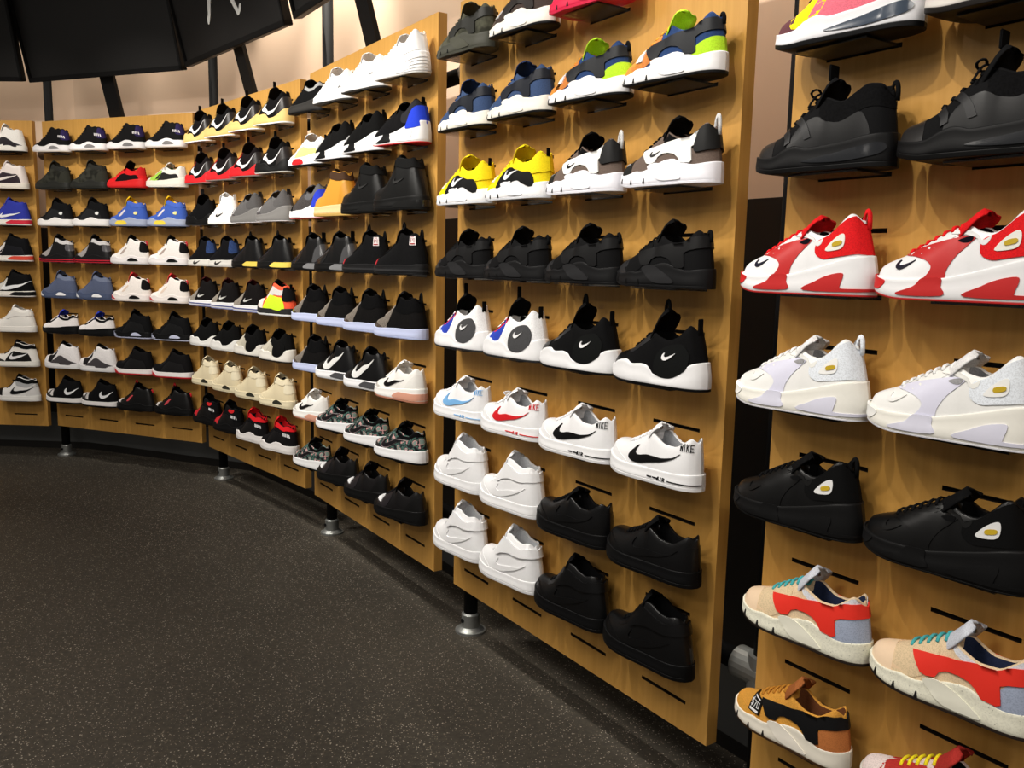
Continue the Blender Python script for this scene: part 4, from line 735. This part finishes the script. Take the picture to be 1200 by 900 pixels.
for b in 'ABCDEF':
    x, y, t = BOARD[b]
    o = link('display_board', BM_, label={'A': 'slotted maple display board cut off at the left edge', 'F': 'slotted maple display board nearest the camera at right'}.get(b, 'slotted maple display board, %s from the left' % ORD[b]), category='display board', group='slotted maple display boards')
    o.location = (x, y, BZ); o.rotation_euler = (0, 0, t)
# posts stand in the gaps between the boards; rails run behind
PB = -.115
def post_pt(b, z): return loc(b, -.68, PB, z)
def post(b, lab, top):
    e = link('pipe_post', None, label=lab, category='post', group='black pipe posts between the boards'); e.location = post_pt(b, 0); e.rotation_euler = (0, 0, BOARD[b][2])
    bm = bmesh.new(); cyl(bm, (0, 0, .03), (0, 0, top), .026, 20); link('tube', bm_mesh('tube', bm, BLACKPIPE, True), e)
    bm = bmesh.new(); cyl(bm, (0, 0, 0), (0, 0, .008), .057, 24); cyl(bm, (0, 0, .007), (0, 0, .020), .052, 24, .037); cyl(bm, (0, 0, .018), (0, 0, .068), .034, 24); cyl(bm, (0, 0, .068), (0, 0, .074), .034, 24, .029)
    fl = link('floor_flange', bm_mesh('floor_flange', bm, GALV, False), e, label='grey metal floor flange')
    bm = bmesh.new(); cyl(bm, (0, -.028, .046), (0, -.038, .046), .008, 10); link('set_screw', bm_mesh('set_screw', bm, BLACKPIPE), fl)
    for z in (EYE + .66, EYE - .95):
        bm = bmesh.new(); cyl(bm, (0, 0, z - .045), (0, 0, z + .045), .038, 20); cyl(bm, (-.075, .0, z), (.075, .0, z), .040, 20); link('pipe_fitting', bm_mesh('pipe_fitting', bm, GALV, False), e, label='grey metal cross fitting')
POSTLAB = {'B': 'black pipe post with flange foot between first and second boards', 'C': 'black pipe post with flange foot between second and third boards', 'D': 'black pipe post with flange foot between third and fourth boards', 'E': 'black pipe post with flange foot between fourth and fifth boards', 'F': 'black pipe post between fifth board and nearest board'}
for b in 'BCDEF': post(b, POSTLAB[b], EYE + 1.42)
for p, q in (('B', 'C'), ('C', 'D'), ('D', 'E'), ('E', 'F')):
    for z, nm in ((EYE + .66, 'upper'), (EYE - .95, 'lower')):
        a, c = post_pt(p, z), post_pt(q, z); d = (c - a).normalized(); a2, c2 = a + d * .078, c - d * .078
        bm = bmesh.new(); cyl(bm, a2 - a, c2 - a, .027, 16)
        o = link('pipe_rail', bm_mesh('pipe_rail', bm, BLACKPIPE, True), label='%s black pipe rail behind the %s display board' % (nm, ORD[p]), category='rail', group='black pipe rails'); o.location = a
for z, nm in ((EYE + .66, 'upper'), (EYE - .95, 'lower')):
    a = post_pt('F', z); bm = bmesh.new(); d = loc('F', 1.3, PB, z) - a; cyl(bm, d.normalized() * .078, d, .027, 16)
    o = link('pipe_rail', bm_mesh('pipe_rail', bm, BLACKPIPE, True), label='%s black pipe rail behind the nearest display board' % nm, category='rail', group='black pipe rails'); o.location = a

SIGN_Z = EYE + 1.072; SIGN_H = .80; TILT = math.radians(14)
SIGNLAB = {'A': 'plain black tilted sign panel cut off at left edge', 'B': 'plain black tilted sign panel above second display board', 'C': 'black tilted sign panel with white jumping figure', 'D': 'black tilted sign panel above fourth display board'}
for b in 'ABCD':
    x, y, t = BOARD[b]; e = link('sign_panel', None, label=SIGNLAB[b], category='sign', group='tilted black sign panels')
    p = loc(b, 0, .065, SIGN_Z); e.location = p; e.rotation_euler = (0, 0, t)
    R = Matrix.Rotation(TILT, 3, 'X')
    bm = bmesh.new(); box(bm, R @ Vector((0, .018, SIGN_H / 2)), (1.20, .030, SIGN_H - .02), R); link('face', bm_mesh('face', bm, SIGNM), e)
    for nm, c, s in (('frame_rail', (0, .012, .012), (1.224, .045, .028)), ('frame_rail', (0, .012, SIGN_H - .012), (1.224, .045, .028)), ('frame_stile', (-.602, .012, SIGN_H / 2), (.020, .045, SIGN_H)), ('frame_stile', (.602, .012, SIGN_H / 2), (.020, .045, SIGN_H))):
        bm = bmesh.new(); box(bm, R @ Vector(c), s, R, .003); link(nm, bm_mesh(nm, bm, SIGNF), e)
    # flat slanting support bar from behind the board up to the sign
    bm = bmesh.new(); p0 = Vector((-.03, .178, -.42)); p1 = Vector((-.03, .052, .03)); dd = p1 - p0
    box(bm, (p0 + p1) / 2, (.105, .022, dd.length), (dd.to_track_quat('Z', 'Y').to_matrix() @ Matrix.Rotation(math.pi / 2, 3, 'Z')) if False else Matrix.Rotation(math.atan2(-dd.y, dd.z), 3, 'X'))
    link('support_bar', bm_mesh('support_bar', bm, SIGNF), e)
    if b == 'C':   # leaping silhouette: the spread legs reach down to the lower part of the sign
        def blob(pts): return spline(pts, 4)
        cz = .0
        poly = blob([(-.205, .150), (-.185, .158), (-.155, .190), (-.125, .235), (-.085, .275), (-.035, .310), (.010, .318), (.05, .285), (.085, .235), (.115, .185), (.135, .150), (.150, .128), (.185, .142), (.205, .170), (.190, .172), (.168, .155), (.150, .185), (.125, .240), (.095, .305), (.060, .370), (.050, .450), (.090, .530), (.050, .545), (.010, .480), (-.03, .530), (-.06, .52), (-.045, .44), (-.050, .375), (-.100, .325), (-.150, .262), (-.180, .200), (-.205, .175)])
        bm = bmesh.new(); vs = [bm.verts.new(R @ Vector((q[0] + .005, .0005, q[1]))) for q in poly]; f = bm.faces.new(vs)
        r_ = bmesh.ops.extrude_face_region(bm, geom=[f]); bmesh.ops.translate(bm, vec=R @ Vector((0, .006, 0)), verts=[g for g in r_['geom'] if isinstance(g, bmesh.types.BMVert)])
        bmesh.ops.recalc_face_normals(bm, faces=bm.faces); link('jumping_figure_emblem', bm_mesh('jumping_figure_emblem', bm, SIGNW), e, label='white jumping figure emblem')

# ------------------------------------------------------------------ shoes on clear shelves
# rows from the top (8 rows), columns left to right
GRID = {
 'A': [[None, None, None, k] for k in ('a_w', 'a_wt', 'a_blue', 'a_bkr', 'a_bkw', 'a_wh', 'a_j1', 'a_j2')],
 'B': [['b_bw'] * 4, ['b_olive', 'b_olive', 'b_red', 'b_green'], ['b_bk', 'b_bk', 'b_blue', 'b_blue'], ['b_rs', 'b_rs', 'b_wb', 'b_wb'], ['b_denim', 'b_denim', 'b_wr', 'b_wr'], ['b_wbb', 'b_wbb', 'b_blk', 'b_blk'], ['b_ws', 'b_ws', 'b_br', 'b_br'], ['b_jk', 'b_jk', 'b_kr', 'b_kr']],
 'C': [['c_gold'] * 4, ['c_red', 'c_red', 'c_red', 'c_blk'], ['c_blk2', 'c_wh', 'c_grey', 'c_grey'], ['c_bkw', 'c_bkw', 'c_yel', 'c_yel'], ['c_knit', 'c_knit', 'c_knit', 'c_neon'], ['c_ww', 'c_ww', 'c_strap', 'c_strap'], ['c_cream'] * 4, ['c_rb', 'c_rb', 'c_rw', 'c_rw']],
 'D': [['d_bklow', 'd_wh', 'd_wh', 'd_whr'], ['d_why', 'd_vap', 'd_vap', 'd_blue'], ['d_blue2', 'boot_tan', 'boot_bk', 'boot_bk'], ['d_shine', 'd_shine', 'd_redtoe', 'd_redtoe'], ['d_ice'] * 4, ['d_ice', 'd_kyr', 'd_kyr', 'd_whk'], ['d_whk', 'd_flor', 'd_flor', 'd_flor'], ['d_flor', 'd_bk', 'd_bk', 'd_bk']],
 'E': [['hu_camo', 'hu_brn', 'hu_pink', None], ['hu_nav', 'hu_nav', 'hu_tan', 'hu_tan'], ['hu_yel', 'hu_yel', 'hu_gw', 'hu_gw'], ['hu_bk'] * 4, ['edge_w', 'edge_w', 'edge_b', 'edge_b'], ['af_blue', 'af_red', 'af_black', 'af_black'], ['afm_w', 'afm_w', 'af_bk', 'af_bk'], ['afm_w2', 'afm_w2', 'afm_bk', 'afm_bk']],
 'F': [[None] * 4, ['bow_mix', 'bow_dk', None, None], ['bow_bk', 'bow_bk', None, None], ['zk_red', 'zk_red', None, None], ['zk_white', 'zk_white', None, None], ['zk_black', 'zk_black', None, None], ['hu_beige', 'hu_beige', None, None], ['hu_wheat', 'hu_mix', None, None]],
}
# small shifts (along the board), yaw in degrees (toe outwards +) and extra scale
TWEAK = {('F', 2, 0): (-.028, 1, 1), ('F', 2, 1): (-.028, 2, 1), ('F', 3, 0): (-.050, 1, 1), ('F', 3, 1): (-.050, 1, 1), ('F', 4, 0): (-.045, 1, 1), ('F', 4, 1): (-.045, 1, 1), ('F', 5, 0): (-.035, 0, 1), ('F', 5, 1): (-.035, 0, 1), ('F', 7, 0): (-.012, 0, .93)}
ROWW = ['top row', 'second row', 'third row', 'fourth row', 'fifth row', 'sixth row', 'seventh row', 'bottom row']
COLW = ['first shoe', 'second shoe', 'third shoe', 'fourth shoe']
bm = bmesh.new(); box(bm, (0, -.043, -.002), (.148, .110, .004))
SHELF = bm_mesh('shoe_shelf', bm, ACRYL)
rnd = random.Random(7); _pc = {}
for b in 'ABCDEF':
    x, y, t = BOARD[b]
    for r, row in enumerate(GRID[b]):
        for c, key in enumerate(row):
            if key is None: continue
            d = DESIGN[key]
            if key not in _pc: _pc[key] = build_parts(key)
            da, yaw, sc = TWEAK.get((b, r, c), (rnd.uniform(-.003, .003), rnd.uniform(-1.0, 2.5) + {'A': 0, 'B': 1, 'C': 5, 'D': 9, 'E': 1, 'F': 0}[b], 1.0))
            zs = BZ + Z0 + (7 - r + .46) * PITCHZ; a = (c - 1.5) * SX + da + .006
            where = '%s, %s, %s' % (PHRASE[b], ROWW[r], COLW[c]) if b not in 'AF' else '%s, %s' % (PHRASE[b], ROWW[r])
            if b == 'F': where += (', left', ', right')[c]
            e = link(d['name'], None, label='%s, %s' % (d['desc'], where), category=d['cat'], group='shoes on the %s display board' % ORD[b])
            e.location = loc(b, a, .066, zs + .0012); e.rotation_euler = (0, 0, t + math.radians(yaw)); e.scale = (sc, sc, sc)
            for pn, me in _pc[key]: link(pn, me, e)
            s = link('shoe_shelf', SHELF, label='clear acrylic shelf on %s' % where.replace('shoe', 'shelf'), category='shelf', group='clear shoe shelves on the %s board' % ORD[b])
            s.location = loc(b, (c - 1.5) * SX, 0.0, zs); s.rotation_euler = (0, 0, t)
